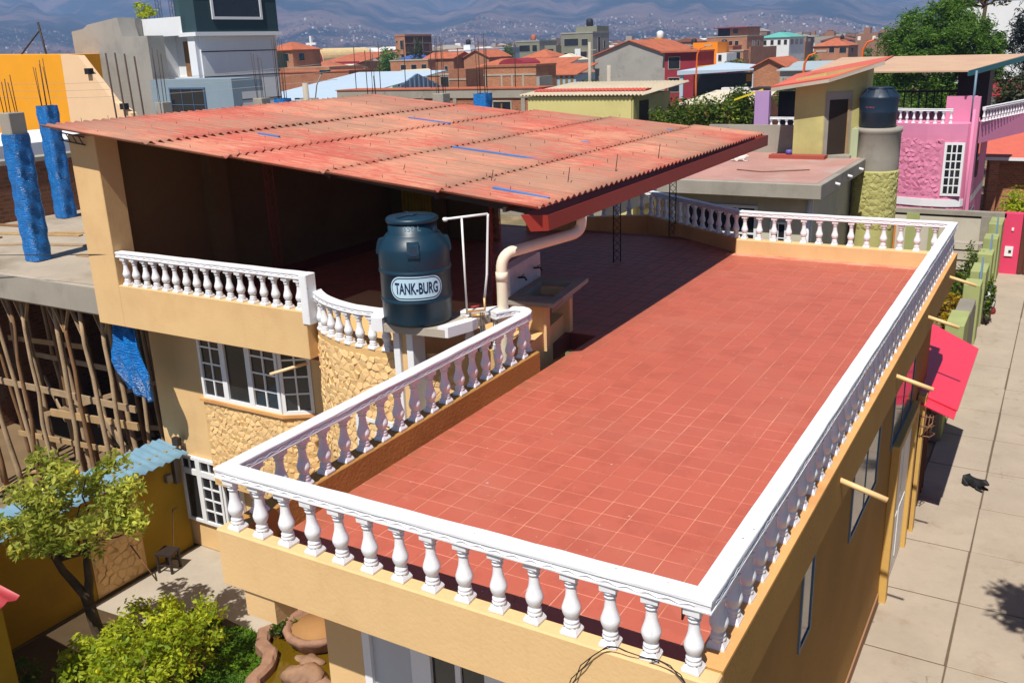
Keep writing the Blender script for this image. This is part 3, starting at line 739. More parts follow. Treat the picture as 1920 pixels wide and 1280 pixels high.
for x, y, h in ((-5.6,6.5,.18),(-4.7,7.2,.26),(-4.6,8.7,.3),(-4.55,10.4,.3),(-6.9,6.1,.12)): bolts.tube([(x,y,roof_z(x)), (x+.03,y+.02,roof_z(x)+h)], .007, 4)
bolts.build('hook_bolts', steel, roof, kind='stuff')
bl = flat('blue_patch', S(96,142,206,.8), .4, .2, 6)
for (x0,y0,x1,y1,w_) in ((-7.6,8.5,-5.95,8.62,.06),(-5.25,6.0,-4.35,5.95,.08),(-10.3,10.9,-9.3,10.95,.05),(-10.6,6.9,-10.15,6.93,.05),(-6.35,11.0,-6.2,11.05,.12),(-5.9,14.3,-5.8,14.35,.14)):
    n = 12; mm = MB()
    pts = [(x0+(x1-x0)*i/n, y0+(y1-y0)*i/n) for i in range(n+1)]
    mm.sweep(pts, [(-w_/2,-.02),(-w_/2,.004),(w_/2,.004),(w_/2,-.02)], 0)
    for i in range(len(mm.v)): mm.v[i] = (mm.v[i][0], mm.v[i][1], mm.v[i][2]+roof_z(mm.v[i][0])+.052)
    mm.build('patch_strip', bl, roof)
# box gutter along the low edge, with its elbowed downpipe
m = MB(); yA, yB = 5.35, 15.95; gx = -4.16
m.add([(gx-.30,yA+.02,T+2.30),(gx,yA+.22,T+2.28),(gx,yA+.24,T+2.07),(gx-.20,yA+.10,T+2.07), (gx-.30,yB,T+2.34),(gx,yB+.05,T+2.36),(gx,yB+.05,T+2.13),(gx-.20,yB,T+2.10)],
      [(0,1,2,3),(7,6,5,4),(1,5,6,2),(2,6,7,3),(3,7,4,0)])
gut = m.build('gutter', gutter_m, house); md = gut.modifiers.new('t', 'SOLIDIFY'); md.thickness = .012
def arcpts(a, b, c, n=6):
    a, b, c = Vector(a), Vector(b), Vector(c); return [a*(1-t)**2+b*2*t*(1-t)+c*t*t for t in [i/n for i in range(n+1)]]
dp = [(-4.93,5.6,1.2),(-4.93,5.6,T+1.42)]+arcpts((-4.93,5.6,T+1.46),(-4.93,5.6,T+1.66),(-4.86,5.74,T+1.70))+[(-4.35,6.55,T+1.82)]+arcpts((-4.33,6.58,T+1.825),(-4.24,6.72,T+1.85),(-4.24,6.72,T+2.0))+[(-4.24,6.72,T+2.12)]
m = MB(); m.tube(dp, .078, 14); m.tube([(-4.93,5.6,T+1.32),(-4.93,5.6,T+1.44)], .086, 14); m.build('downpipe', pvc_aged, house)
# lattice steel columns
def lattice(x, y, z0, z1, mat, r=.10, parent=house):
    m = MB(); c3 = [(x+r*math.cos(t), y+r*math.sin(t)) for t in (.4, .4+2.09, .4+4.19)]
    for a in c3: m.tube([(*a, z0), (*a, z1)], .011, 5)
    z = z0; k = 0; st = .16
    while z+st < z1:
        for i in range(3):
            a, b = c3[i], c3[(i+1) % 3]
            if k % 2: a, b = b, a
            m.tube([(*a, z), (*b, z+st)], .006, 4)
        z += st; k += 1
    return m.build('lattice_column', mat, parent)
lattice(-6.2,7.5,T,7.5,redsteel); lattice(-12.1,8.5,T,8.0,redsteel); lattice(-6.35,12.6,T,7.55,iron); lattice(-6.3,15.7,T,7.55,iron); None
m = MB(); m.tube([(-6.3,15.7,T+1.6),(-4.9,15.2,T+2.2)], .012, 5); m.tube([(-6.3,15.7,T+1.7),(-7.4,15.8,T+2.3)], .012, 5); m.build('brace_rod', iron, house)
m = MB(); m.bar((-13.6,5.1,8.38), (-12.9,5.1,8.30), .02, .02); m.bar((-13.6,5.1,8.25), (-12.9,5.1,8.17), .02, .02)
for i in range(4): m.bar((-13.55+i*.17,5.1,8.37-i*.02), (-13.46+i*.17,5.1,8.24-i*.02), .012, .012)
m.build('eave_truss', iron, house)
# odds and ends on the curb
m = MB(); rr_ = random.Random(5)
for k in range(4):
    pts = [(-.42+.02*k, .02, T+.31)]
    for i in range(1, 9): t = i/8; pts.append((-.5+t*(.62 if k % 2 else -.55)+rr_.uniform(-.02,.02), -.04-.03*t, T+.33-.5*t*t+.12*math.sin(t*3)))
    m.tube(pts, .0042, 5)
cb = m.build('cable', black, None); tag(cb, 'tangle of black cable hanging over the front curb below the corner baluster', 'cable')
m = MB(); m.tube([(-.55,1.0,T),(-.55,1.0,T+.16)], .008, 5); m.tube([(-.60,1.12,T+.008),(-.54,1.16,T+.008)], .008, 5); o = m.build('rebar_stub', steel, None); tag(o, 'short rusty steel stub sticking up from the tiles near the corner', 'rebar')
m = MB(); m.tube([(-.42,8.1,T),(-.42,8.1,T+.2),(-.36,8.1,T+.21)], .014, 6); o = m.build('pipe_stub', iron, None); tag(o, 'short dark pipe stub standing on the tiles beside the street rail', 'pipe')
# ------------------------------------------------------------------ water tank with its lettering
TX, TY, TZ = -5.87, 4.87, T+.842
tank = thing('water_tank', 'dark teal plastic water tank lettered TANK-BURG on the white platform', 'water tank', (TX, TY, TZ)); tank.scale = (.925,.925,.97)
m = MB(); m.lathe([(.47,0),(.505,.02),(.515,.06),(.518,.33),(.534,.345),(.534,.375),(.518,.39),(.522,.40),(.522,.74),(.538,.755),(.538,.785),(.522,.80),(.525,.81),(.525,1.06),(.515,1.10),(.40,1.26),(.362,1.28),(.36,1.43)], 56)
body = m.build('tank_body', tank_m, tank)
m = MB(); m.lathe([(.375,1.425),(.385,1.44),(.385,1.475),(.36,1.495),(.2,1.505),(.02,1.508)], 48)
for i in range(3):
    a = i*2.094+.4; m.box(-.02,.02,-.02,.02,1.5,1.512) if False else None
    m.bar((.05*math.cos(a),.05*math.sin(a),1.512), (.3*math.cos(a),.3*math.sin(a),1.506), .05, .018)
m.box(-.08,.08,-.08,.08,1.503,1.53,c=.01); m.build('tank_lid', tank_m, tank)
FA = math.radians(-53)
for k in range(4):
    a = FA+math.radians(90*k-2); ca, sa = math.cos(a), math.sin(a)
    m = MB(); rr = [(.30,1.0),(.548,1.0),(.548,1.06),(.51,1.19),(.37,1.22)]
    vs = []
    for hw in (-.085,.085):
        for r, z in rr: vs.append((r*ca-hw*sa, r*sa+hw*ca, z))
    n = len(rr); m.add(vs, [tuple(range(n)), tuple(range(2*n-1,n-1,-1))]+[(i, n+i, n+(i+1) % n, (i+1) % n) for i in range(n)]); lug = m.build('lifting_lug', tank_m, tank)
    m = MB(); vs = []
    for hw in (-.05,.05):
        for r, z in ((.53,1.03),(.556,1.03),(.528,1.16),(.50,1.16)): vs.append((r*ca-hw*sa, r*sa+hw*ca, z))
    m.add(vs, [(0,1,2,3),(7,6,5,4),(0,4,5,1),(1,5,6,2),(2,6,7,3),(3,7,4,0)]); m.build('lug_recess', tank_dark, lug)
def stadium(w, h, off, mat, name, par, zc=.575, r0=.523):
    m = MB(); n = 44; rad = h/2; vs = []; L = w/2
    us = sorted(set([-L+2*L*i/n for i in range(n+1)]+[-(L-rad)-rad*math.cos(t*math.pi/16) for t in range(9)]+[(L-rad)+rad*math.cos(t*math.pi/16) for t in range(9)]))
    for u in us:
        e = abs(u)-(L-rad); v = rad if e <= 0 else math.sqrt(max(0, rad*rad-e*e)); a = FA+u/r0; r = r0+off
        for q in (-1, 1): vs.append((r*math.cos(a), r*math.sin(a), zc+q*max(v, .001)))
    m.add(vs, [(2*i, 2*i+2, 2*i+3, 2*i+1) for i in range(len(us)-1)], True); return m.build(name, mat, par)
lab = stadium(.80, .335, .006, labelw, 'tank_label', tank); stadium(.765, .30, .0085, labelb, 'label_ring', lab); stadium(.735, .27, .011, labelw, 'label_field', lab)
def text_on(txt, width, height, a0, r, zc, mat, name, par, bold=.012):
    cu = bpy.data.curves.new('t', 'FONT'); cu.body = txt; cu.align_x = 'CENTER'; cu.size = 1; cu.offset = bold; cu.resolution_u = 4
    o = bpy.data.objects.new('t', cu); COL.objects.link(o)
    dg = bpy.context.evaluated_depsgraph_get(); dg.update(); me = bpy.data.meshes.new_from_object(o.evaluated_get(dg)); bpy.data.objects.remove(o)
    bm = bmesh.new(); bm.from_mesh(me); bmesh.ops.triangulate(bm, faces=bm.faces)
    bmesh.ops.subdivide_edges(bm, edges=[e for e in bm.edges if e.calc_length() > .12], cuts=2)
    xs = [v.co.x for v in bm.verts]; ys = [v.co.y for v in bm.verts]; x0, x1, y0, y1 = min(xs), max(xs), min(ys), max(ys)
    for v in bm.verts:
        u = ((v.co.x-x0)/(x1-x0)-.5)*width; z = ((v.co.y-y0)/(y1-y0)-.5)*height; a = a0+u/r; v.co = (r*math.cos(a), r*math.sin(a), zc+z)
    bm.normal_update(); me2 = bpy.data.meshes.new(name); bm.to_mesh(me2); bm.free(); me2.materials.append(mat); return link(name, me2, par)
text_on('TANK-BURG', .655, .165, FA, .5365, .575, labelb, 'lettering', lab, bold=.03)
text_on('650 L', .26, .075, FA-.03, .3635, 1.372, flat('pale_blue_print', S(130,176,196,.7), .5), 'lettering', tank, bold=.006)

# water pipes beside the tank
wp = thing('water_pipe', 'thin white plastic water pipe running from the tank down to brass valves', 'pipe', (-5.2, 5.3, T+.85))
wp.location = (0,0,0)
a_ = Vector((-5.50,5.06,7.33)); b_ = Vector((-4.99,5.40,7.38))
m = MB(); m.tube([a_, b_], .017, 8); m.tube([b_, b_+Vector((0,0,-.04)), (-5.02,5.36,6.55), (-5.06,5.33,6.2)], .017, 8); m.lathe([(.03,0),(.034,.02),(.03,.05)], 10, (a_.x+.03, a_.y+.02, a_.z-.025)); m.build('supply_pipe', pvc, wp)
c_ = a_.lerp(b_, .42); m = MB(); m.tube([c_, (c_.x+.01, c_.y, T+.9)], .015, 8); m.build('vent_pipe', pvc, wp)
m = MB(); m.tube([(-5.28,5.2,T+.93),(-5.06,5.33,T+.95),(-5.06,5.33,T+1.12)], .02, 8); m.tube([(-5.22,5.23,T+.88),(-5.05,5.3,T+.88)], .024, 8); m.build('brass_valve', flat('brass', S(226,176,120,.8), .4, .2, 20, metal=.4), wp)
m = MB(); m.tube([(-5.22,5.22,T+1.0),(-5.12,5.28,T+1.01)], .012, 6); m.build('valve_handle', flat('red_handle', S(200,50,60,.8), .5), wp)
m = MB()
for k in range(3): m.tube([(-5.05+.03*k,5.2,T+.95),(-4.98+.02*k,5.05,T+.7-.05*k),(-5.1-.04*k,5.0,T+.55),(-5.2,5.1,T+.4)], .005, 4)
o = m.build('wire', black); tag(o, 'loose dark wires dangling over the white rail next to the valves', 'wire')

# concrete laundry sink under the roof edge
sk = thing('laundry_sink', 'concrete laundry sink with white tiled splashback and ochre legs', 'sink', (-4.98, 6.42, T), rz=math.radians(8))
# local x across (0.8), local y along (1.65)
m = MB(); zt = .80
m.box(-.40,.40,0,.34,zt-.075,zt,c=.008); m.box(-.40,.40,1.28,1.65,zt-.075,zt,c=.008); m.box(-.40,-.26,.34,1.28,zt-.075,zt-.001); m.box(.24,.40,.34,1.28,zt-.075,zt-.001)
m.build('sink_top', conc, sk); B('sink_basin', conc, sk, (-.27,.25,.33,1.29,zt-.24,zt-.19), (-.27,-.25,.33,1.29,zt-.2,zt-.07), (.23,.25,.33,1.29,zt-.2,zt-.07), (-.25,.23,.33,.35,zt-.2,zt-.07), (-.25,.23,1.27,1.29,zt-.2,zt-.07))
B('sink_leg', ochre, sk, (-.36,.22,.14,.30,0,zt-.077)); B('sink_leg', ochre, sk, (-.36,.24,1.15,1.3,0,zt-.077))
sb = B('splashback', white, sk, (-.62,-.42,.30,1.62,zt-.05,zt+.40), c=.006)
for i in range(7): B('wall_tile', flat('sink_tile_%d' % i, (.62,.61,.63), .25, .04), sb, (-.42,-.412,.31+i*.185,.485+i*.185,zt+.0,zt+.385))
for y_ in (.62, 1.3):
    m = MB(); m.tube([(-.41,y_,zt+.2),(-.30,y_,zt+.21),(-.27,y_,zt+.16)], .016, 8); m.bar((-.33,y_-.05,zt+.24),(-.33,y_+.05,zt+.24),.012,.012); m.build('tap', iron, sk)

# ------------------------------------------------------------------ unfinished building next door
nb = thing('unfinished_building', 'unfinished grey concrete floor slab with rebar columns wrapped in blue tarp', 'building', (0,0,0))
m = MB(); m.box(-30,-13.43,5.42,17.5,5.0,5.5,c=.02)
slab = m.build('floor_slab', slab_dirty, nb)
B('slab_edge', conc, slab, (-30,-13.44,5.36,5.418,4.99,5.49)); B('formwork_board', wood, slab, (-30,-13.45,5.40,9,4.95,4.985))
B('rear_slab', conc, nb, (-30,-9.0,17.6,21.5,4.95,5.45))
B('lower_floor', plaster('dirt_floor', S(150,124,92,.65), var=.25, streak=0), nb, (-30,-13.32,5.6,17.4,-.02,.03))
B('basement_wall', conc, nb, (-30,-13.32,14.0,14.3,.03,4.94)); B('basement_wall', conc, nb, (-20.5,-20.2,10,14,.03,4.94))
rngc = random.Random(11)
def rebar_column(x, y, z0, z1, zr, wrap, conc_top=False, w_=.36, n=4):
    c = MB(); c.box(x-w_/2, x+w_/2, y-w_/2, y+w_/2, z0, z1, c=.015); co = c.build('column', conc, nb)
    if wrap:
        wm = MB(); k = 28; lv = 40; vs = []
        zt = z1+.02 if not conc_top else z1-.45
        for j in range(lv+1):
            z = z0+.02+(zt-z0)*j/lv
            for i in range(k):
                t = 2*math.pi*i/k; ct, st = math.cos(t), math.sin(t); q = (w_/2+.03)/max(abs(ct), abs(st)); q = min(q, (w_/2+.03)*1.28)
                q *= 1+.035*math.sin(j*1.1+i*.45+x)+.03*math.sin(j*.35-i*.9+y)+rngc.uniform(-.012,.012)
                vs.append((x+q*ct, y+q*st, z+rngc.uniform(-.008,.008)))
        wm.add(vs, [(j*k+i, j*k+(i+1) % k, (j+1)*k+(i+1) % k, (j+1)*k+i) for j in range(lv) for i in range(k)], True)
        wm.build('blue_wrap', tarp, co)
    for i in range(n):
        a = (i+.5)*2*math.pi/n; r = w_*.36; rm = MB(); bx, by = x+r*math.cos(a), y+r*math.sin(a)
        rm.tube([(bx,by,z1-.05),(bx+rngc.uniform(-.04,.04),by+rngc.uniform(-.04,.04),zr+rngc.uniform(-.15,.1))], .009, 5); rm.build('rebar', steel, co)
rebar_column(-17.2, 6.55, 5.5, 8.6, 9.3, True, True, n=5)
rebar_column(-21.85, 10.45, 5.5, 8.45, 9.6, True, n=6)
for x, y, zt, zr, wr, n in ((-26.8,18.3,8.1,9.9,False,7),(-22.6,19.0,8.18,9.6,False,5),(-22.0,19.4,8.1,10.1,True,9),(-18.72,20.2,8.1,9.6,True,5),(-16.16,20.6,8.2,9.9,False,6),(-14.56,20.6,8.15,9.9,True,6)):
    rebar_column(x, y, 5.45, zt, zr, wr, n=n, w_=.42)
m = MB()
for x, y, z, h in ((-15.6,16.6,5.5,3.4),(-28.0,17.2,5.5,4.35),(-27.5,17.2,5.5,4.35),(-27.0,17.2,5.5,4.3),(-26.5,17.2,5.5,4.2)):
    rm = MB(); rm.tube([(x,y,z),(x-.1,y,z+h)], .03 if x < -20 else .012, 6); rm.build('steel_rod', steel, nb)
B('old_brick_wall', oldbrick, nb, (-23.2,-22.7,5.6,17.0,0,7.0)); B('wall_coping', conc, nb, (-23.25,-22.65,5.6,17.0,7.0,7.12))
B('pale_roof', whitewall, nb, (-30,-24.6,9.2,17.2,5.0,7.35))
# loose planks on the slab
PL = [(-17.9,7.9,2.2,.3),(-20.2,8.4,2.8,.25),(-18.8,9.2,2.6,.4),(-16.0,7.3,1.5,.15),(-15.1,7.0,1.2,-.1),(-21.5,7.6,1.8,.2),(-15.0,8.6,1.9,.3),(-19.8,7.2,1.4,.5),(-17.0,9.8,2.4,.2),(-14.5,6.3,.35,.35),(-22.0,9.0,1.5,.1)]
for i, (x, y, L, a) in enumerate(PL):
    m = MB(); m.box(-L/2, L/2, -.08, .08, 0, .035, c=.004); o = m.build('plank', random.Random(i).choice((woodlight, wood, wood2)), None, (x, y, 5.503)); o.rotation_euler = (0, 0, a)
    tag(o, ORD[i]+' loose plank, counted left to right, lying on the grey slab', 'plank', 'planks on the unfinished slab')
PLs = sorted([o for o in bpy.data.objects if o.name.startswith('plank')], key=lambda o: o.location.x)
for i, o in enumerate(PLs): o['label'] = ORD[i]+' loose plank from the left lying on the grey unfinished slab'
# timber props under the slab
rows = [('front', 5.75, 10, -19.6, -14.0), ('second', 6.6, 10, -19.4, -13.8), ('third', 7.6, 9, -19.8, -13.9), ('rear', 9.2, 8, -20.0, -14.2)]
i = 0
for rn, yy, nn, xa, xb in rows:
    for k in range(nn):
        r = random.Random(40+i); x = xa+(xb-xa)*k/(nn-1)+r.uniform(-.12,.12); y = yy+r.uniform(-.15,.15); x1, y1 = x+r.uniform(-.22,.05), y+r.uniform(-.15,.15); m = MB()
        limb(m, (x+r.uniform(-.1,.3), y+r.uniform(-.2,.2), .03), (x1, y1, 4.93), r.uniform(.045,.07), r.uniform(.035,.05), .006, 7, 7, i)
        pr_ = thing('timber_prop', ORD[k]+' rough timber prop from the left in the '+rn+' row under the slab', 'prop', (0,0,0), 'timber props under the slab')
        m.build('pole', (wood, wood2, wood)[i % 3], pr_)
        m = MB(); m.bar((x1-.28,y1,4.92), (x1+.28,y1,4.92), .07, .05); m.bar((x1-.26,y1,4.9), (x1-.02,y1,4.35), .06, .03)
        if i % 2: m.bar((x1+.26,y1,4.9), (x1+.02,y1,4.4), .06, .03)
        m.build('head_brace', woodlight if i % 2 else wood, pr_); i += 1
bd = [((-18.9,5.9,2.75),(-14.0,6.0,2.78),.14),((-18.9,6.3,1.25),(-14.4,6.2,1.6),.12),((-17.0,5.85,2.2),(-14.6,7.4,2.9),.10),((-19.3,7.2,2.9),(-15.2,6.7,3.2),.12),((-16.6,5.8,2.35),(-13.8,5.85,2.5),.16),((-19.6,7.6,2.1),(-16.8,6.2,2.0),.14),((-14.9,5.8,2.6),(-14.1,5.75,1.9),.16),((-19.4,6.8,3.4),(-16.6,6.9,3.5),.12),((-18.4,8.0,.9),(-14.5,8.4,1.3),.12)]
for i, (a, b, w_) in enumerate(bd):
    m = MB(); m.bar(a, b, .04, w_); o = m.build('brace_board', (wood, woodlight, wood)[i % 3]); tag(o, ('top','low','slanting','upper rear','front right','left','short hanging','upper left','lowest rear')[i]+' horizontal board nailed across the timber props', 'board', 'boards across the props')
rr_ = random.Random(9)
for i in range(26):
    L = rr_.uniform(.5,1.8); m = MB(); m.box(-L/2,L/2,-.07,.07,0,.04); o = m.build('scrap_board', rr_.choice((wood,woodlight,wood2)), nb, (rr_.uniform(-19.5,-13.8), rr_.uniform(5.8,9.5), .035+.04*(i % 4))); o.rotation_euler = (rr_.uniform(-.08,.08), rr_.uniform(-.06,.06), rr_.uniform(0,3))
# tarp hung over the corner of the formwork
m = MB(); nu, nv = 22, 30; vs = []
for j in range(nv+1):
    for i in range(nu+1):
        u, v = i/nu, j/nv; wd = .55+.35*math.sin(v*2.6); x = -13.42+wd*u+.12*v+.006*rr_.uniform(-1,1)
        vs.append((x, 5.45-.05*math.sin(u*13+v*3)-.03*math.sin(u*29-v*9)-.16*math.sin(v*3)+rr_.uniform(-.006,.006), 4.86-1.42*v+.07*math.sin(u*5+1)*v))
m.add(vs, [(j*(nu+1)+i, j*(nu+1)+i+1, (j+1)*(nu+1)+i+1, (j+1)*(nu+1)+i) for j in range(nv) for i in range(nu)], True)
o = m.build('blue_tarp_sheet', tarp); o.modifiers.new('s', 'SOLIDIFY').thickness = .006; tag(o, 'crumpled blue tarp hanging below the corner of the slab', 'tarp')
m = MB()
m.tube([(-30,4.9,6.0),(-18,5.0,5.85),(-12.72,5.16,T+1.16)], .008, 4); o = m.build('overhead_wire', black); tag(o, 'thin dark wire running from the ochre pillar out over the grey slab', 'wire')

# ------------------------------------------------------------------ courtyard
m = MB(); m.box(-12.74,-4.2,-6,6.04,-.02,.0); court = struct('courtyard_paving', m, conc_light)
m = MB(); m.prism([(-12.72,-3.5),(-8.2,-3.5),(-8.2,1.2),(-8.5,3.4),(-9.1,4.3),(-10.3,4.4),(-11.4,3.6),(-12.72,3.5)], .0, .035); soil = struct('garden_bed', m, plaster('garden_soil', S(104,84,58,.6), var=.3, bump=1, bs=14, streak=0))
gp = []
rg = np.random.RandomState(2)
while len(gp) < 9000:
    x, y = rg.uniform(-11.5,-8.3), rg.uniform(1.2,4.3)
    if (x+9.3)**2/1.0+(y-3.5)**2/.75 < 1 or mn.noise(Vector((x*1.5, y*1.5, 2))) > .15: gp.append((x, y, .05+.05*rg.rand()))
gr = leaves('lawn_grass', grass_m, None, gp, .16, kind='stuff', aspect=.14, flat_up=-.3, seed=4)
gr['label'] = 'bright green grass patch beside the pond in the courtyard'; gr['category'] = 'grass'
cw = thing('courtyard_wall', 'tall ochre courtyard wall capped with pale blue corrugated sheet', 'wall', (-12.85, 0, 0)); cw.location = (0,0,0)
B('wall_body', ochre_wall, cw, (-13.05,-12.85,-6,6.0,0,2.2))
m = MB(); n = 5; vs = []; ny = 150
for side in (0,1):
    for j in range(ny+1):
        y = -6+11.95*j/ny
        for i in range(3): x = -13.35+.42*i; vs.append((x, y, 2.29-.07*i+.03*math.cos(2*math.pi*y/.2)-.012*side))
b0 = 3*(ny+1)
fs = [(j*3+i, j*3+i+1, (j+1)*3+i+1, (j+1)*3+i) for j in range(ny) for i in range(2)]+[(b0+j*3+i, b0+(j+1)*3+i, b0+(j+1)*3+i+1, b0+j*3+i+1) for j in range(ny) for i in range(2)]+[(j*3+2, b0+j*3+2, b0+j*3+5, j*3+5) for j in range(ny)]
m.add(vs, fs, True); m.build('wall_cap', flat('pale_blue_sheet', S(140,182,206,.66), .6, .25, 5), cw)
B('stone_panel', relief_bed, cw, (-12.85,-12.835,3.75,4.85,.02,1.75))
stone_wall(bpy.data.objects['stone_panel'], lambda u, v, z: (-12.836+z, u, v), 3.78, 4.82, .05, 1.72, .17, 12, h=.016)
B('fuse_box', flat('grey_box', S(150,140,126,.7), .5), cw, (-12.85,-12.76,5.55,5.68,1.6,1.75)); B('fuse_box', flat('grey_box2', S(120,110,100,.7), .5), cw, (-12.85,-12.75,5.75,5.86,1.5,2.1))
m = MB(); m.box(-12.84,-12.68,5.85,5.95,2.28,2.44); m.tube([(-12.76,6.0,2.36),(-12.76,5.9,2.36)], .03, 6); fl_ = m.build('flood_light', iron); tag(fl_, 'small dark floodlight fixed at the corner of the ochre facade', 'floodlight')
ch = thing('stool', 'old dark wooden stool standing in the courtyard corner', 'stool', (-12.5, 5.1, 0), rz=.3)
B('seat', iron, ch, (-.17,.17,-.17,.17,.38,.42))
for sx in (-1,1):
    for sy in (-1,1): B('leg', iron, ch, (sx*.14-.02,sx*.14+.02,sy*.14-.02,sy*.14+.02,0,.38))
B('stretcher', iron, ch, (-.14,.14,-.15,-.13,.15,.18), (-.14,.14,.13,.15,.15,.18))
br = thing('broom', 'wooden handled broom leaning on the ochre courtyard wall behind the stool', 'broom', (-12.6,5.4,0)); br.location = (0,0,0)
m = MB(); m.tube([(-12.62,5.3,.12),(-12.74,5.55,1.05)], .013, 6); m.build('handle', woodlight, br); m = MB(); m.bar((-12.86+.18,5.5,1.06),(-12.68,5.64,1.06),.03,.04); m.build('head', wood2, br)
m = MB(); m.tube([(-12.4,4.7,.0),(-12.8,4.55,.75)], .014, 6); o = m.build('stick', wood2); tag(o, 'thin dark stick leaning against the stone patterned wall panel', 'stick')
# shed with red sheet roof at the lower left
sh = thing('garden_shed', 'small shed with bright red corrugated roof at the lower left corner', 'shed', (-11,.3,0)); sh.location = (0,0,0)
B('wall', ochre_wall, sh, (-12.8,-10.45,-3.0,.85,0,2.3))
m = MB(); vs = []; nx = 72
for side in (0,1):
    for i in range(nx+1):
        y = -3.3+4.32*i/nx
        for j in range(3): vs.append((-13.0+1.38*j, y, 2.62-.10*j+.028*math.cos(2*math.pi*y/.21)-.012*side))
b0 = 3*(nx+1)
m.add(vs, [(j*3+i, j*3+i+1, (j+1)*3+i+1, (j+1)*3+i) for j in range(nx) for i in range(2)]+[(b0+j*3+i, b0+(j+1)*3+i, b0+(j+1)*3+i+1, b0+j*3+i+1) for j in range(nx) for i in range(2)]+[(j*3+2, b0+j*3+2, b0+j*3+5, j*3+5) for j in range(nx)], True)
m.build('roof', flat('crimson_sheet', S(196,70,76,.8), .5, .15, 4), sh)
# pond
pond = thing('pond', 'curving stone rimmed garden pond with a round raised bowl', 'pond', (-8.3,4.3,0)); pond.location = (0,0,0)
rim = [(-9.2,5.0),(-8.95,4.78),(-8.95,4.45),(-9.05,4.2),(-8.85,3.95),(-8.55,3.85),(-8.35,3.55),(-8.3,3.2),(-8.0,2.9)]
m = MB(); m.sweep(subdiv(rim,.12), [(-.11,0),(.11,0),(.11,.26),(.07,.30),(-.07,.30),(-.11,.26)], 0); stn = plaster('reddish_stone', S(168,128,104,.8), var=.3, s1=5, bump=1, bs=25, streak=0)
for i in range(len(m.v)): m.v[i] = tuple(a+rr_.uniform(-.012,.012) for a in m.v[i])
m.build('rim', stn, pond)
m = MB(); m.prism([(-9.1,5.0),(-8.9,4.6),(-8.95,4.2),(-8.5,3.85),(-8.2,3.3),(-7.2,2.9),(-5.2,3.2),(-5.2,5.3),(-8.6,5.4)], .01, .14); wtr = flat('pond_water', S(120,92,16,.6), .05, .2, 3, spec=.6); m.build('water', wtr, pond)
m = MB(); pr2 = [(.40,.0),(.47,.12),(.54,.24),(.57,.30),(.56,.35),(.50,.37),(.45,.35),(.43,.29),(.1,.285)]; m.lathe(pr2, 36, (-8.2,4.6,.1))
for i in range(len(m.v)): m.v[i] = tuple(a+rr_.uniform(-.012,.012) for a in m.v[i])
m.build('bowl', stn, pond); m = MB(); m.lathe([(.02,.0),(.43,.0),(.43,.004),(.02,.004)], 30, (-8.2,4.6,.395)); m.build('bowl_silt', plaster('wet_silt', S(196,146,92,.7), var=.2, streak=0), pond)
rk = MB()
for k in range(7):
    cx, cy, cz, r = -7.5+rr_.uniform(-.5,.5), 3.9+rr_.uniform(-.5,.5), .16+rr_.uniform(-.1,.12), rr_.uniform(.14,.28); m = MB()
    m.lathe([(r*.05,-r),(r*.6,-r*.8),(r*.95,-r*.4),(r,0),(r*.92,r*.3),(r*.6,r*.5),(r*.05,r*.58)], 20, (cx,cy,cz), 1.5, 1.0)
    m.v = [tuple(Vector(v)+(Vector(v)-Vector((cx,cy,cz)))*(.55*mn.noise(Vector(v)*4.5+Vector((k,0,0)))+.25*mn.noise(Vector(v)*13))) for v in m.v]; m.build('rock', plaster('pond_rock_%d' % k, S(172,134,106,.75), var=.35, s1=5, bump=1, bs=18, streak=0), pond)
leaves('pond_plant', hedge_leaf, pond, cloud((-8.75,4.35,.35), (.2,.25,.2), 260, 5, .5, seed=8), .09)

# lemon tree and lemon bushes
lt = thing('lemon_tree', 'lemon tree with forked dark trunk growing by the courtyard wall', 'tree', (-10.75,2.4,0)); lt.location = (0,0,0)
m = MB(); limb(m, (-10.75,2.4,0), (-10.85,2.35,1.35), .11, .09, .02, 5, 8, 1); limb(m, (-10.85,2.35,1.3), (-11.1,2.0,2.5), .08, .045, .03, 5, 7, 2); limb(m, (-10.85,2.35,1.25), (-10.75,2.45,2.6), .085, .04, .03, 5, 7, 3)
for i in range(9):
    r = random.Random(i); limb(m, random.Random(i).choice([(-11.0,2.15,2.2),(-10.77,2.42,2.2)]), (-10.85+r.uniform(-.95,.95), 2.2+r.uniform(-.7,.7), 2.6+r.uniform(0,1.1)), .03, .008, .06, 4, 5, i)
m.build('trunk', bark, lt)
ltp = np.concatenate([cloud((-10.75,2.3,3.15), (1.35,1.1,.9), 3000, 48, .21, seed=5, hollow=.25), cloud((-11.2,1.7,2.9), (.85,.8,.6), 1150, 18, .3, seed=6), cloud((-10.05,2.75,2.95), (.6,.5,.5), 650, 10, .32, seed=7)])
leaves('crown', lemon_leaf, lt, ltp, .118, aspect=.46, seed=5)
def lemons(par, pts, r=.035):
    me = MB().lathe([(.004,-1.25*r),(.5*r,-1.1*r),(r*.9,-.5*r),(r,0),(r*.9,.5*r),(.5*r,1.05*r),(.15*r,1.3*r)], 8).mesh('lemon', lemon_m)
    for p in pts: o = link('lemon', me, par, tuple(p)); o.rotation_euler = (rr_.uniform(-.6,.6), rr_.uniform(-.6,.6), 0)
lemons(lt, ltp[::480][:9])
bl_ = [(-10.0,2.9,.75,.75,.7,.6),(-9.45,2.95,.85,.7,.65,.62),(-9.15,2.1,.8,.65,.65,.6),(-9.6,2.0,.8,.8,.7,.65),(-9.0,1.4,.85,.7,.7,.6),(-10.5,2.0,.6,.55,.6,.5),(-11.0,1.0,.6,.6,.5,.5)]
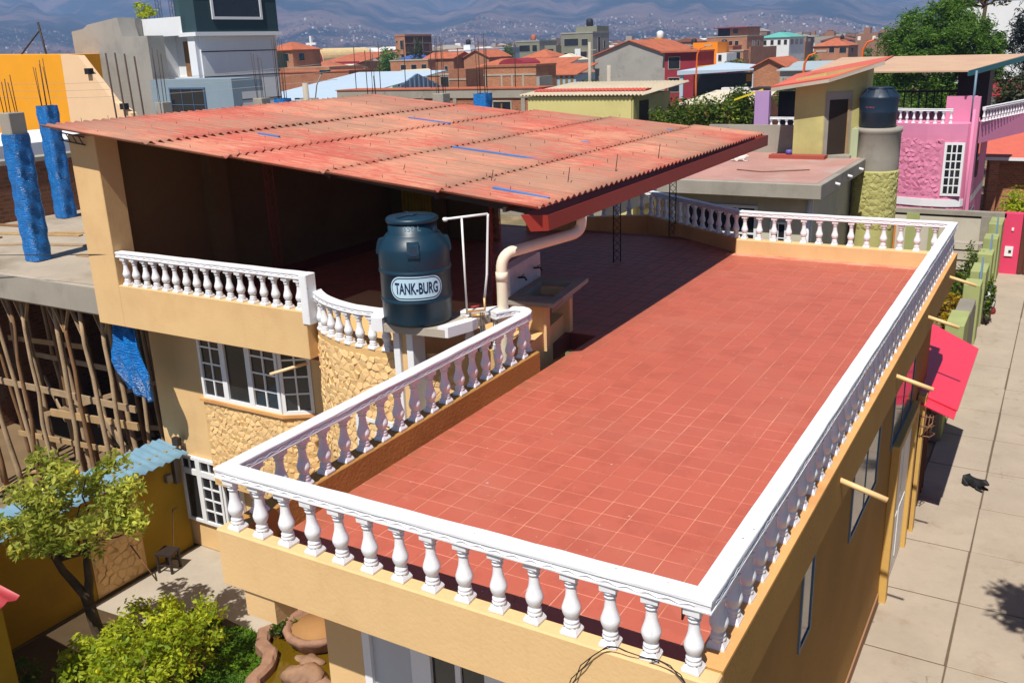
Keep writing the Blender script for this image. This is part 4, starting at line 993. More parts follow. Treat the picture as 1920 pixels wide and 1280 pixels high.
LB = ('left rear lemon bush below the forked trunk','lemon bush nearest the grass patch','right front lemon bush beside the pond rim','middle lemon bush with yellow leaves','lowest lemon bush at the frame bottom','small lemon bush under the lemon tree','shaded small bush in the lower left corner')
for i, (x, y, z, a, b, c) in enumerate(bl_):
    bu = thing('lemon_bush', LB[i], 'bush', (x,y,0), 'lemon bushes in the courtyard')
    m = MB()
    for k in range(8): r = random.Random(i*20+k); limb(m, (r.uniform(-.08,.08),r.uniform(-.08,.08),0), (r.uniform(-a,a)*.8, r.uniform(-b,b)*.8, z+r.uniform(-.1,c*.8)), .022, .006, .07, 4, 5, k)
    m.build('stems', wood2, bu)
    pp = cloud((0,0,z), (a*1.1,b*1.1,c*1.1), 1700, 42, .22, seed=20+i, hollow=.15); leaves('foliage', bush_leaf if i < 6 else hedge_leaf, bu, pp, .098, aspect=.46, seed=30+i)
    lemons(bu, pp[::600][:3])

# ------------------------------------------------------------------ street side
aw = thing('awning', 'flat bright pink sheet awning over the street entrance', 'awning', (0,15.5,2.7)); aw.location = (0,0,0)
pk = flat('pink_sheet', S(244,66,90,.82), .45, .06, 2)
m = MB(); m.add([(-.66,13.35,2.98),(.46,13.30,2.62),(.48,17.4,2.64),(-.66,18.0,2.98)]+[(-.66,13.35,2.955),(.46,13.30,2.595),(.48,17.4,2.615),(-.66,18.0,2.955)], [(0,1,2,3),(7,6,5,4),(0,4,5,1),(1,5,6,2),(2,6,7,3),(3,7,4,0)]); m.build('sheet', pk, aw)
m = MB(); m.add([(-.6,12.95,2.93),(.44,12.9,2.58),(.44,13.4,2.58),(-.6,13.45,2.93)]+[(-.6,12.95,2.91),(.44,12.9,2.56),(.44,13.4,2.56),(-.6,13.45,2.91)], [(0,1,2,3),(7,6,5,4),(0,4,5,1),(1,5,6,2),(2,6,7,3),(3,7,4,0)]); m.build('lower_sheet', pk, aw)
m = MB()
for z in (2.1,2.3,2.5): m.tube([(-.25,13.0,z),(.05,13.0,z),(.12,13.2,z),(-.2,13.4,z)], .012, 5)
for i in range(6): m.tube([(-.25+.06*i,13.0,2.05),(-.22+.06*i,13.0,2.55)], .008, 4); m.tube([(-.1,12.98+.06*i,2.1),(.08,12.98+.06*i,2.4)], .008, 4)
m.build('iron_scrollwork', flat('rust_scroll', S(150,110,84,.7), .7), aw)
B('entrance_post', dfr, house, (-.22,-.08,13.0,13.25,0,2.9))
# neighbour's front garden: green stepped wall with blue glass wedges
gw = thing('garden_wall', 'low green stepped garden wall with blue triangles along the street', 'wall', (-.3,18,0)); gw.location = (0,0,0)
gm2 = plaster('sage_green_paint', S(172,180,118,.85), var=.1, stain=S(130,136,96,.8)); gcon = plaster('grey_block_wall', S(160,152,138,.75), var=.2)
B('base_wall', gcon, gw, (-.42,-.2,17.9,37.0,0,1.35))
for y_, h_, L_ in ((18.0,1.75,.7),(19.2,1.5,1.9),(21.6,1.95,1.6),(26.4,1.95,.9),(28.6,1.9,1.4),(31.0,2.0,1.0),(33.2,2.15,1.0),(35.2,2.35,1.6)): B('wall_pier', gm2, gw, (-.62,-.14,y_,y_+L_,0,h_), c=.015)
B('wall_pier', gcon, gw, (-.6,-.16,23.4,25.4,0,1.75), c=.015)
for y_, h_ in ((19.9,1.9),(28.3,2.45),(31.9,2.55),(34.4,2.75)):
    m = MB(); m.prism([(y_-.3,1.3),(y_+.3,1.3),(y_,h_)], -.30, -.24, 'x'); m.build('blue_wedge', flat('blue_wedge_%d' % int(y_), S(120,150,176,.75), .4), gw)
gp_ = thing('gate_wall', 'bright pink gate pier with white meter box at the street end', 'wall', (.2,37,0)); gp_.location = (0,0,0)
B('pier', flat('hot_pink_paint', S(236,70,110,.82), .7, .06, 2), gp_, (-.18,.50,37.0,37.4,0,2.5), c=.01)
B('meter_box', whiteframe, gp_, (-.02,.28,36.95,37.0,.75,1.15)); B('meter_dial', iron, gp_, (.12,.22,36.93,36.95,.9,1.0)); B('door_bell', whiteframe, gp_, (.14,.22,36.96,37.0,1.8,1.92))
m = MB()
for i in range(12): m.box(.52+i*.2,.66+i*.2,37.0,37.08,.05,2.4)
m.box(.5,2.9,37.08,37.1,.05,2.4); o = m.build('brown_gate', gm); tag(o, 'dark brown ribbed metal gate beside the pink pier', 'gate')
yw = thing('yard_wall', 'beige yard wall with dark coping line and grey pilasters behind the terrace', 'wall', (-2.3,37,0)); yw.location = (0,0,0)
B('wall_body', plaster('beige_yard_wall', S(212,204,186,.85), var=.1, stain=S(172,158,130,.85), stain_amt=.4), yw, (-5.2,-.2,37.05,37.3,0,2.2)); B('coping', conc, yw, (-5.2,-.1,37.0,37.35,2.3,2.48)); B('shadow_gap', iron, yw, (-5.2,-.2,37.06,37.3,2.2,2.3))
for x in (-3.6,-.75): B('pilaster', gm2 if x < -3 else conc, yw, (x-.25,x+.25,36.96,37.05,0,2.3))
B('green_stripe', gm2, yw, (-2.95,-2.55,37.0,37.05,0,1.9)); B('orange_stripe', flat('orange_paint', S(236,140,60,.8), .7), yw, (-4.6,-4.25,37.0,37.05,0,2.0))
rack = thing('metal_rack', 'grey metal rack standing among plants in the side garden', 'rack', (-1.15,33.6,0))
for sx in (-.5,.5):
    for sy in (-.25,.25): B('post', flat('galv_%d%d' % (sx*10, sy*100), S(170,170,166,.75), .4, .1), rack, (sx-.02,sx+.02,sy-.02,sy+.02,0,1.9))
for z in (.3,.7,1.1,1.5,1.85): B('shelf', conc_light, rack, (-.52,.52,-.27,.27,z,z+.03))
for i, (x, y, z, r, n, mt, nm, lb) in enumerate(((-1.0,26.8,1.0,.75,2000,yellow_leaf,'yellow_shrub','yellow leaved shrub between the street wall and the terrace'),(-1.05,29.8,1.1,.75,1800,hedge_leaf,'green_shrub','dark green shrub behind the yellow shrub in the side garden'),(-.85,31.4,1.3,.5,900,hedge_leaf,'green_shrub','green shrub in front of the metal rack'),(.0,29.0,1.1,.35,600,hedge_leaf,'creeper','green creeper hanging over the street side of the garden wall'),(-1.2,19.6,.6,.6,700,olive_leaf,'low_plant','low olive green plant beside the pink awning'))):
    t_ = thing(nm, lb, 'shrub', (x,y,0)); m = MB()
    for k in range(6): r2 = random.Random(k+i*9); limb(m, (r2.uniform(-.1,.1),r2.uniform(-.1,.1),0), (r2.uniform(-r,r)*.7,r2.uniform(-r,r)*.7,z+r2.uniform(-.2,.3)), .03, .01, .05, 4, 5, k)
    m.build('stems', bark, t_); leaves('foliage', mt, t_, cloud((0,0,z), (r*(.5 if nm == 'creeper' else 1),r*1.2,z*.8), n, 14, .4, seed=60+i), .13, aspect=.5, seed=i)
m = MB(); m.tube([(-.62,20.6,0),(-.62,20.6,1.6)]+[(-.62+.16*math.sin(t*.52)*0-.16+.16*math.cos(t*.52), 20.6, 1.6+.16*math.sin(t*.52)) for t in range(1,12)], .012, 6); o = m.build('garden_hoop', flat('grey_hoop', S(160,170,176,.75), .4)); tag(o, 'thin grey metal hoop on a stake beside the pink awning', 'hoop')
bt = thing('sack', 'white sack with a blue top and red base standing by the garden wall', 'sack', (-.02,30.5,.01))
m = MB(); m.lathe([(.1,.18),(.17,.24),(.19,.45),(.15,.7),(.08,.82)], 10); m.build('sack_body', whitewall, bt)
m = MB(); m.lathe([(.07,.8),(.12,.84),(.13,.92),(.06,1.0)], 10); m.build('sack_top', flat('blue_cloth', S(50,110,180,.75), .7), bt)
m = MB(); m.lathe([(.2,0),(.23,.08),(.2,.2),(.12,.22)], 10); m.build('sack_base', flat('red_cloth', S(150,40,44,.75), .7), bt)
# black dog lying on the street
def skin_mesh(name, mat, parent, pts, edges, rad, loc, rz, scale=1.0, lvl=2):
    me = bpy.data.meshes.new(name); me.from_pydata([Vector(p)*scale for p in pts], edges, [])
    o = bpy.data.objects.new(name, me); COL.objects.link(o)
    o.modifiers.new('skin', 'SKIN'); sd = o.modifiers.new('sub', 'SUBSURF'); sd.levels = lvl; sd.render_levels = lvl
    me.skin_vertices.new() if not len(me.skin_vertices) else None
    for i, r in enumerate(rad): me.skin_vertices[0].data[i].radius = ((r if not isinstance(r, tuple) else r[0])*scale, (r if not isinstance(r, tuple) else r[1])*scale)
    me.skin_vertices[0].data[1].use_root = True
    dg = bpy.context.evaluated_depsgraph_get(); dg.update(); m2 = bpy.data.meshes.new_from_object(o.evaluated_get(dg)); bpy.data.objects.remove(o)
    m2.materials.clear(); m2.materials.append(mat)
    for p in m2.polygons: p.use_smooth = True
    q = link(name, m2, parent); q.location = loc; q.rotation_euler = (0,0,rz); return q
fur = flat('black_fur', (.012,.012,.013), .6, .4, 30, bump=.5)
def lying_dog(nm, label, x, y, z, rz, sc_, mat, collar=None):
    d = thing(nm, label, 'dog', (x,y,z), rz=rz)
    # lying on its chest, body along +x, haunches folded at -x, forelegs stretched to +x
    P = [(-.36,0,.15),(-.18,0,.17),(.05,0,.18),(.22,0,.20),(.32,.02,.28),(.40,.03,.33),(.50,.04,.30),(.58,.045,.28),
         (.20,.11,.12),(.24,.14,.05),(.48,.16,.035),(.20,-.11,.12),(.24,-.14,.05),(.50,-.13,.035),
         (-.30,.15,.10),(-.10,.20,.07),(-.26,.22,.04),(-.12,.24,.035),(-.30,-.15,.10),(-.10,-.19,.07),(-.26,-.21,.04),(-.12,-.23,.035),(-.50,.06,.07),(-.64,.18,.04),(.38,.085,.40),(.38,-.03,.40)]
    Ed = [(0,1),(1,2),(2,3),(3,4),(4,5),(5,6),(6,7),(3,8),(8,9),(9,10),(3,11),(11,12),(12,13),(0,14),(14,15),(15,16),(16,17),(0,18),(18,19),(19,20),(20,21),(0,22),(22,23),(5,24),(5,25)]
    Rr = [.15,.17,.165,.15,.105,.105,.065,.04,.07,.05,.036,.07,.05,.036,.11,.085,.05,.035,.11,.085,.05,.035,.035,.015,.03,.03]
    skin_mesh('body', mat, d, P, Ed, Rr, (0,0,0), 0, sc_)
    if collar:
        m = MB(); r_ = .095
        pts = [(.29*sc_+.03*math.cos(t)*sc_, .015*sc_+r_*sc_*math.sin(t), .255*sc_+r_*sc_*math.cos(t)*.9) for t in [i*math.pi/8 for i in range(17)]]
        m.tube(pts, .013*sc_, 6); m.build('collar', collar, d)
    return d
lying_dog('dog', 'black dog with a neon collar lying on the street paving', .80, 15.7, .014, math.radians(-38), .62, fur, flat('neon_collar', S(200,240,40,.9), .5))
# street tree out of frame to the right: only its shadow shows
stt = thing('street_tree', 'street tree shading the paving on the right', 'tree', (4.3,5.6,0)); stt.location = (0,0,0)
m = MB(); limb(m, (4.3,5.6,0), (4.0,5.7,5.5), .16, .11, .02, 6, 8, 1)
for i in range(8): r = random.Random(70+i); limb(m, (4.0,5.7,5.0+.1*i), (2.9+r.uniform(-.7,1.2),5.9+r.uniform(-1.2,1.2),8.0+r.uniform(-.8,.8)), .06, .02, .05, 5, 6, i)
m.build('trunk', bark, stt); leaves('crown', tree_leaf, stt, np.concatenate([cloud((2.55,6.3,8.1), (.75,.75,.5), 1100, 12, .4, seed=90), cloud((3.9,5.6,8.2), (1.3,1.5,1.0), 2200, 14, .4, seed=91)]), .22, aspect=.3, seed=92)
# overhead cables that cast the thin lines on the street
for k, (z, dx) in enumerate(((7.2,0),(7.45,.15))):
    pts = [(2.0+dx+(t*6-2)*.35, -2+t*50, z-1.2*math.sin(math.pi*t)*.4+.0) for t in [i/16 for i in range(17)]]
    pts = [(p[0]+1.6, p[1], p[2]) for p in pts]
    m = MB(); m.tube(pts, .018, 5); o = m.build('overhead_cable', black); tag(o, ('lower','upper')[k]+' black cable strung along the street above the paving', 'cable', 'cables over the street')
# ------------------------------------------------------------------ neighbour behind the terrace: flat roof, hut, round tower, tank
nr_ = thing('neighbour_house', 'neighbour house with grey flat roof, yellow green hut and round tower', 'house', (-7,27,0)); nr_.location = (0,0,0)
nwall = plaster('cream_wall', S(214,208,186,.85), var=.1, stain=S(160,150,120,.8)); nolive = plaster('olive_plaster', S(206,196,128,.85), var=.1, stain=S(150,146,96,.8), bump=.4)
pinkfl = plaster('faded_pink_roof_floor', S(196,148,136,.85), var=.2, s1=.6, streak=0, stain=S(186,178,166,.85), stain_amt=.7)
B('roof_slab', conc, nr_, (-10.6,-4.85,24.9,34.5,4.62,5.09), c=.02); B('roof_floor', pinkfl, nr_, (-10.4,-5.05,25.15,34.4,5.09,5.1))
B('wall', nwall, nr_, (-10.3,-5.4,25.7,34.4,0,4.62))
wy = lambda u, v, d: (u, 25.69-d, v)
window('picture_window', nr_, -9.6, -7.05, 2.3, 4.2, 2, 4, wy, fr=.09, bar=.06); window('front_window', nr_, -6.6, -6.05, 1.7, 3.7, 4, 2, wy)
B('side_awning_bar', whiteframe, nr_, (-5.4,-5.32,26.0,26.06,2.5,4.6))
for i, y in enumerate((27.0,29.0,31.0)): m = MB(); m.tube([(-4.86,y,4.86),(-4.7,y,4.82)], .05, 7); m.build('roof_spout', pvc, nr_)
m = MB(); m.tube([(-5.36,25.6,4.6),(-5.36,25.6,1.0)], .06, 8); m.build('downpipe', pvc, nr_)
B('roof_parapet', conc, nr_, (-11.4,-7.5,33.3,33.5,4.6,6.2)); B('roof_parapet', plaster('dark_wall', S(120,108,96,.6)), nr_, (-12.6,-11.4,33.3,33.5,0,6.05))
# hut with a diagonal door face
hx, hy = -6.45, 31.9
hut = [(-7.55,hy),(hx,hy),(hx+1.25,hy+1.25),(hx+1.25,34.4),(-7.55,34.4)]
m = MB(); vs = [(x, y, 5.1) for x, y in hut]+[(x, y, 8.05+.18*(x+7.55)) for x, y in hut]; n = 5
m.add(vs, [tuple(range(n-1,-1,-1)), tuple(range(n,2*n))]+[(i,(i+1) % n,n+(i+1) % n,n+i) for i in range(n)]); m.build('hut_wall', nolive, nr_)
e1 = Vector((.7071,.7071)); e2 = Vector((.7071,-.7071))
hd = lambda u, v, d: (hx+e1.x*u+e2.x*d, hy+e1.y*u+e2.y*d, v)
def obox(mapf, u0,u1,v0,v1,d0,d1):
    return MB().add([mapf(u0,v0,d0),mapf(u1,v0,d0),mapf(u1,v1,d0),mapf(u0,v1,d0),mapf(u0,v0,d1),mapf(u1,v0,d1),mapf(u1,v1,d1),mapf(u0,v1,d1)],[(0,3,2,1),(4,5,6,7),(0,1,5,4),(1,2,6,5),(2,3,7,6),(3,0,4,7)])
obox(hd,.05,1.2,5.1,7.55,.0,.012).build('hut_plaster_patch', conc, nr_); dd_ = obox(hd,.22,1.0,5.2,7.25,.0,.02).build('hut_door', flat('dark_doorway', S(70,54,40,.5), .8, .2), nr_); obox(hd,1.0,1.08,5.15,7.2,.0,.05).build('door_post', woodlight, dd_)
B('hut_step', flat('red_step', S(176,84,66,.8), .8, .15), nr_, (-8.3,-6.2,31.3,31.88,5.1,5.24)); B('hut_step', conc, nr_, (-6.3,-5.4,31.9,32.6,5.1,5.2))
m = MB(); rv = [(-8.3,31.2,7.78),(-6.2,31.2,8.06),(-4.6,33.0,8.62),(-4.6,34.9,8.75),(-8.3,34.9,8.12)]; vs = rv+[(a,b,c-.05) for a,b,c in rv]
m.add(vs, [(0,1,2,3,4),(9,8,7,6,5)]+[(i,(i+1) % 5,5+(i+1) % 5,5+i) for i in range(5)]); hr = m.build('hut_roof', roof_plain, nr_)
m = MB()
for i in range(24):
    t = i/24; a = Vector((-8.3+2.1*t,31.2,7.80+.28*t)); m.tube([a, a+Vector((1.0,3.0,.38))], .03, 6)
m.build('roof_corrugation', roof_plain, hr, kind='stuff')
m = MB(); m.add([(-8.3,31.2,7.62),(-6.2,31.2,7.92),(-4.6,33.0,8.46),(-4.62,33.02,8.6),(-6.2,31.22,8.04),(-8.3,31.22,7.74)], [(0,1,4,5),(1,2,3,4)]); fb = m.build('fascia_board', conc_light, nr_); fb.modifiers.new('s','SOLIDIFY').thickness = .04
m = MB(); m.lathe([(.80,0),(.80,5.1),(.80,6.0),(.84,6.05),(.84,6.2)], 40, (-4.58,32.9,0)); rt_ = m.build('round_tower', conc, nr_)
m = MB(); m.lathe([(.815,0),(.83,.3),(.83,4.55),(.81,4.62)], 40, (-4.58,32.9,0)); 
gst = plaster('olive_stone_relief', S(196,190,120,.82), var=.16, bump=1.0, bs=9, streak=0); m.build('tower_relief', gst, rt_)
stone_wall(rt_, lambda u, v, z: (-4.58+(.83+z)*math.cos(-math.pi/2+u/.83), 32.9+(.83+z)*math.sin(-math.pi/2+u/.83), v), -1.3, 1.3, 2.4, 4.58, .17, 21, h=.013, mat=gst)
B('tower_wing', plaster('pale_green', S(190,200,160,.8)), nr_, (-5.45,-5.2,32.2,33.2,5.1,6.18))
t2 = thing('water_tank', 'squat dark navy water tank with faceted lid on the round tower', 'water tank', (-4.66,32.9,6.2))
m = MB(); m.lathe([(.62,0),(.66,.04),(.665,.5),(.69,.55),(.69,.58),(.68,.62),(.71,1.05),(.72,1.1),(.70,1.14),(.46,1.36),(.44,1.38),(.43,1.43)], 36); m.build('tank_body', tank_dark, t2)
for k in range(8): a = k*math.pi/4; m = MB(); m.bar((.70*math.cos(a),.70*math.sin(a),1.12),(.48*math.cos(a),.48*math.sin(a),1.39),.16,.03); m.build('lid_rib', tank_dark, t2)
m = MB(); m.lathe([(.45,1.40),(.46,1.44),(.40,1.47),(.05,1.48)], 30); m.build('tank_lid', tank_dark, t2)
text_on('uralit', .34, .12, math.radians(-108), .69, .80, flat('red_print', S(190,90,96,.7), .6), 'lettering', t2, bold=.004)
lying_dog('dog', 'small white and brown dog lying on the neighbour flat roof', -9.1, 30.2, 5.1, .3, .6, flat('white_fur', (.66,.6,.55), .8, .3, 8))
m = MB(); m.tube([(-8.4,27.6,5.13),(-7.4,27.3,5.12),(-6.0,28.2,5.12)], .02, 5); o = m.build('stick', wood2); tag(o, 'thin bent stick lying on the pink roof floor next door', 'stick')
m = MB(); m.lathe([(.12,0),(.13,.12),(.1,.18)], 10, (-7.6,31.6,5.24)); o = m.build('basin', flat('violet_plastic', S(110,100,180,.8), .4)); tag(o, 'small violet plastic basin on the red step by the hut', 'basin')
# purple pillar terrace behind the parapet
pp_ = thing('purple_terrace', 'lilac pillared terrace with short white balustrade beside the hut', 'terrace', (-10,38,0)); pp_.location = (0,0,0)
lil = plaster('lilac_paint', S(196,158,206,.82), var=.08)
B('pillar', lil, pp_, (-10.85,-10.2,37.9,38.2,0,7.3)); B('dark_room', black, pp_, (-10.2,-8.2,39.5,39.7,5.0,7.2)); B('floor', lil, pp_, (-10.85,-8.2,38.0,39.5,0,5.55)); B('roof_slab', iron, pp_, (-11.2,-8.2,38.3,39.7,7.3,7.42))
balustrade([(-10.15,38.05),(-8.3,38.05)], 5.6, 6, None, parent=pp_, orn=False, railtop=.55)

# ------------------------------------------------------------------ pink house
ph = thing('pink_house', 'bright pink house with stone relief wall, white window and white balustrade', 'house', (-3.5,41,0)); ph.location = (0,0,0)
pkm = plaster('pink_relief', S(240,148,182,.80), var=.08, bump=.8, bs=5.5, streak=0); pks = plaster('pink_smooth', S(240,150,186,.80), var=.05)
wp_ = [(-5.9,40.2),(-4.9,39.35),(-3.6,39.0),(-2.6,39.0),(-2.05,39.25),(-1.75,39.8),(-1.7,46),(-5.9,46)]
m = MB(); m.prism(wp_, 0, 5.35); m.build('relief_wall', pkm, ph); m = MB(); m.prism([(a, b+.005) for a, b in wp_], 5.35, 5.82); m.build('wall_band', pks, ph)
def pinkmap(u, v, z):
    pl = [(-5.9,40.2),(-4.9,39.35),(-3.6,39.0),(-2.6,39.0),(-2.05,39.25)]
    for a, b in zip(pl, pl[1:]):
        L = math.dist(a, b)
        if u <= L or b == pl[-1]:
            t = u/L; nx, ny = (b[1]-a[1])/L, -(b[0]-a[0])/L; return (a[0]+(b[0]-a[0])*t+nx*z, a[1]+(b[1]-a[1])*t+ny*z, v)
        u -= L
stone_wall(bpy.data.objects['relief_wall'], pinkmap, .05, 4.2, 1.3, 5.2, .21, 22, cap=290, h=.011, mat=pkm, skip=lambda u, v: (3.28 < u < 4.3 and 2.6 < v < 5.2) or 2.2 < v < 2.7)
m = MB(); wq = [(a, b-.05) for a, b in wp_]; m.prism(wq, 2.30, 2.62); m.build('white_string_course', whiteframe, ph)
window('tall_window', ph, -2.86, -2.08, 2.78, 5.05, 6, 3, lambda u, v, d: (u, 39.02-d*1.2+.18*max(0,u+2.6), v), fr=.1, bar=.05)
B('terrace_wall', pks, ph, (-3.1,-1.9,40.2,40.5,5.8,6.9)); B('corner_column', pks, ph, (-1.98,-1.72,39.5,39.9,0,6.9)); m = MB(); m.tube([(-1.9,39.4,0),(-1.9,39.4,6.4)], .06, 8); m.build('downpipe', pks, ph)
balustrade([(-5.7,40.0),(-4.7,39.5),(-3.6,39.2),(-2.7,39.25)], 5.82, 11, None, parent=ph, orn=False, railtop=.62)
balustrade([(-1.6,40.3),(-.2,46)], 5.82, 16, None, parent=ph, orn=False, railtop=.62); m = MB(); m.prism([(-1.7,40.3),(-.1,46.1),(-2.2,46.1)], 4.9, 5.82); m.build('balcony', pks, ph)
B('dark_room', black, ph, (-3.05,-1.75,43.5,46.0,5.82,7.9)); B('side_window', glass, ph, (-1.7,-1.66,40.6,41.4,3.4,5.2)); B('side_door', flat('blue_grey_door', S(120,140,160,.6), .5), ph, (-1.7,-1.66,40.3,41.6,.2,2.0))
m = MB(); m.add([(-9.0,39.8,8.02),(-2.3,39.6,7.98),(-.4,47,8.45),(-9.0,47,8.5),(-9.0,39.8,7.96),(-2.3,39.6,7.92),(-.4,47,8.39),(-9.0,47,8.44)], [(0,1,2,3),(7,6,5,4),(0,4,5,1),(1,5,6,2),(2,6,7,3),(3,7,4,0)]); m.build('sheet_roof', plaster('tan_sheet', S(214,176,146,.8), var=.12, streak=0), ph)
m = MB(); m.bar((-2.3,39.6,7.86),(-.4,47,8.3),.08,.22); m.build('teal_gutter', flat('teal_gutter', S(30,110,120,.75), .5), ph)
for x, y in ((-2.05,40.2),(-8.6,40.2)): m = MB(); m.tube([(x,y,5.8),(x,y,7.95)], .05, 6); m.build('roof_post', flat('blue_post_%d' % int(-x), S(120,150,170,.7), .5), ph)
m = MB(); m.bar((-8.8,44.2,6.9),(-3.0,44.2,6.9),.05,.1)
for i in range(18): m.tube([(-8.7+i*.33,44.2,5.9),(-8.7+i*.33,44.2,6.9)], .03, 5)
m.build('dark_railing', iron, ph)
# small red roofed house on the far right, garden behind
sr = thing('small_house', 'low brick house with faded red sheet roof at the right edge', 'house', (0,50,0)); sr.location = (0,0,0)
B('wall', redbrick2, sr, (-1.9,4.0,50.5,56,0,3.0)); m = MB(); m.add([(-2.3,49.6,3.3),(4.4,49.6,3.3),(4.4,56,4.7),(-2.3,56,4.7),(-2.3,49.6,3.24),(4.4,49.6,3.24),(4.4,56,4.64),(-2.3,56,4.64)], [(0,1,2,3),(7,6,5,4),(0,4,5,1),(1,5,6,2),(2,6,7,3),(3,7,4,0)]); m.build('roof', roof_plain, sr)
B('brick_post', redbrick2, sr, (-1.7,-1.25,49.7,50.1,0,3.2)); B('eave_board', whiteframe, sr, (-2.3,4.4,49.55,49.6,3.12,3.28))
def shrub(nm, label, x, y, z, a, b, c, n, size, mt, seed, cat='shrub', trunk=None, group=None, clumps=16, cl=.4, asp=.5):
    t_ = thing(nm, label, cat, (x,y,0), group); m = MB()
    if trunk:
        limb(m, (0,0,0), (.1,.1,z-c*.3), trunk, trunk*.6, .02, 5, 7, seed)
        for k in range(7): r = random.Random(seed*31+k); limb(m, (.08,.08,z-c*.6+.1*k), (r.uniform(-a,a)*.75, r.uniform(-b,b)*.75, z+r.uniform(-.3,.7)*c), trunk*.45, trunk*.12, .05, 4, 5, k)
        m.build('trunk', bark, t_); leaves('crown', mt, t_, cloud((0,0,z), (a,b,c), n, clumps, cl, seed=seed), size, aspect=asp, seed=seed)
    else:
        for k in range(6): r = random.Random(seed*31+k); limb(m, (r.uniform(-.1,.1)*a,0,0), (r.uniform(-a,a)*.6, r.uniform(-b,b)*.6, z+r.uniform(0,.4)*c), .05, .015, .05, 4, 5, k)
        m.build('stems', bark, t_); leaves('foliage', mt, t_, cloud((0,0,z), (a,b,c), n, clumps, cl, seed=seed), size, aspect=asp, seed=seed)
    return t_
shrub('round_shrub', 'dense yellow green shrub beside the pink pier on the right', .35, 41.0, 1.6, 1.25, 1.3, 1.35, 3200, .17, bush_leaf, 201)
o = B('blue_bin', flat('bright_blue_plastic', S(30,140,226,.8), .4), None, (.75,1.6,42.4,43.0,2.7,3.35), c=.05); tag(o, 'bright blue plastic sheet behind the shrub at the right edge', 'sheet')
shrub('dark_tree', 'dark leafy tree beside the small red roofed house', 1.6, 48.5, 3.0, 1.6, 1.6, 2.0, 2200, .28, hedge_leaf, 202, 'tree', .12)
# hedge row and the shed with corrugated roof
sd_ = thing('shed', 'pale yellow shed with grey corrugated roof behind the red roof', 'shed', (-19,38,0)); sd_.location = (0,0,0)
B('wall', plaster('pale_yellow_wall', S(222,210,140,.86), var=.06, stain=S(190,176,110,.85)), sd_, (-22.2,-16.5,37.0,42,0,7.15)); B('doorway', flat('shed_door_dark', S(90,74,50,.5), .8), sd_, (-16.5,-16.46,37.9,39.0,2.0,6.9)); B('corner_post', nolive, sd_, (-16.52,-16.42,37.0,37.4,0,7.0))
def slope_sheet(name, mat, par, x0, x1, y0, y1, z0, z1, per=.2, amp=.04, th=.03):
    m = MB(); n = int((x1-x0)/per*6); vs = []
    for s_ in (0,1):
        for i in range(n+1):
            x = x0+(x1-x0)*i/n; c_ = amp*math.cos(2*math.pi*x/per)
            vs += [(x, y0, z0+c_-th*s_), (x, y1, z1+c_-th*s_)]
    b0 = 2*(n+1)
    m.add(vs, [(2*i,2*i+2,2*i+3,2*i+1) for i in range(n)]+[(b0+2*i,b0+2*i+1,b0+2*i+3,b0+2*i+2) for i in range(n)]+[(2*i,b0+2*i,b0+2*i+2,2*i+2) for i in range(n)], True); return m.build(name, mat, par)
cgrey = plaster('grey_fibre_sheet', S(206,190,164,.82), var=.14, streak=0, s1=2)
slope_sheet('roof', cgrey, sd_, -22.6, -15.9, 36.85, 43.2, 7.25, 7.6); slope_sheet('red_roof_strip', flat('red_strip', S(214,88,76,.75), .7, .1), sd_, -22.4, -16.2, 38.0, 38.8, 7.40, 7.44)
HG = [(-15.2,37.6,6.9),(-14.2,37.9,7.05),(-13.2,38.3,7.2),(-12.2,38.7,7.3),(-11.4,39.2,7.4),(-15.6,41,6.9),(-12.8,42,7.3)]
for i, (x, y, zt) in enumerate(HG):
    shrub('hedge_bush', ORD[i]+' bush from the left of the dark hedge behind the sheet roof' if i < 5 else ('left' if i == 5 else 'right')+' bush of the second row behind the dark hedge', x, y, zt-1.5,   .85, .8, 1.55, 2800, .17, hedge_leaf, 210+i, group='hedge bushes', trunk=None)
m = MB(); m.bar((-11.9,38.2,6.9),(-10.6,38.3,7.35),.08,.08); o = m.build('yellow_bar', flat('yellow_paint', S(240,216,40,.8), .5)); tag(o, 'bright yellow bar sticking out of the hedge beside the lilac pillar', 'bar')

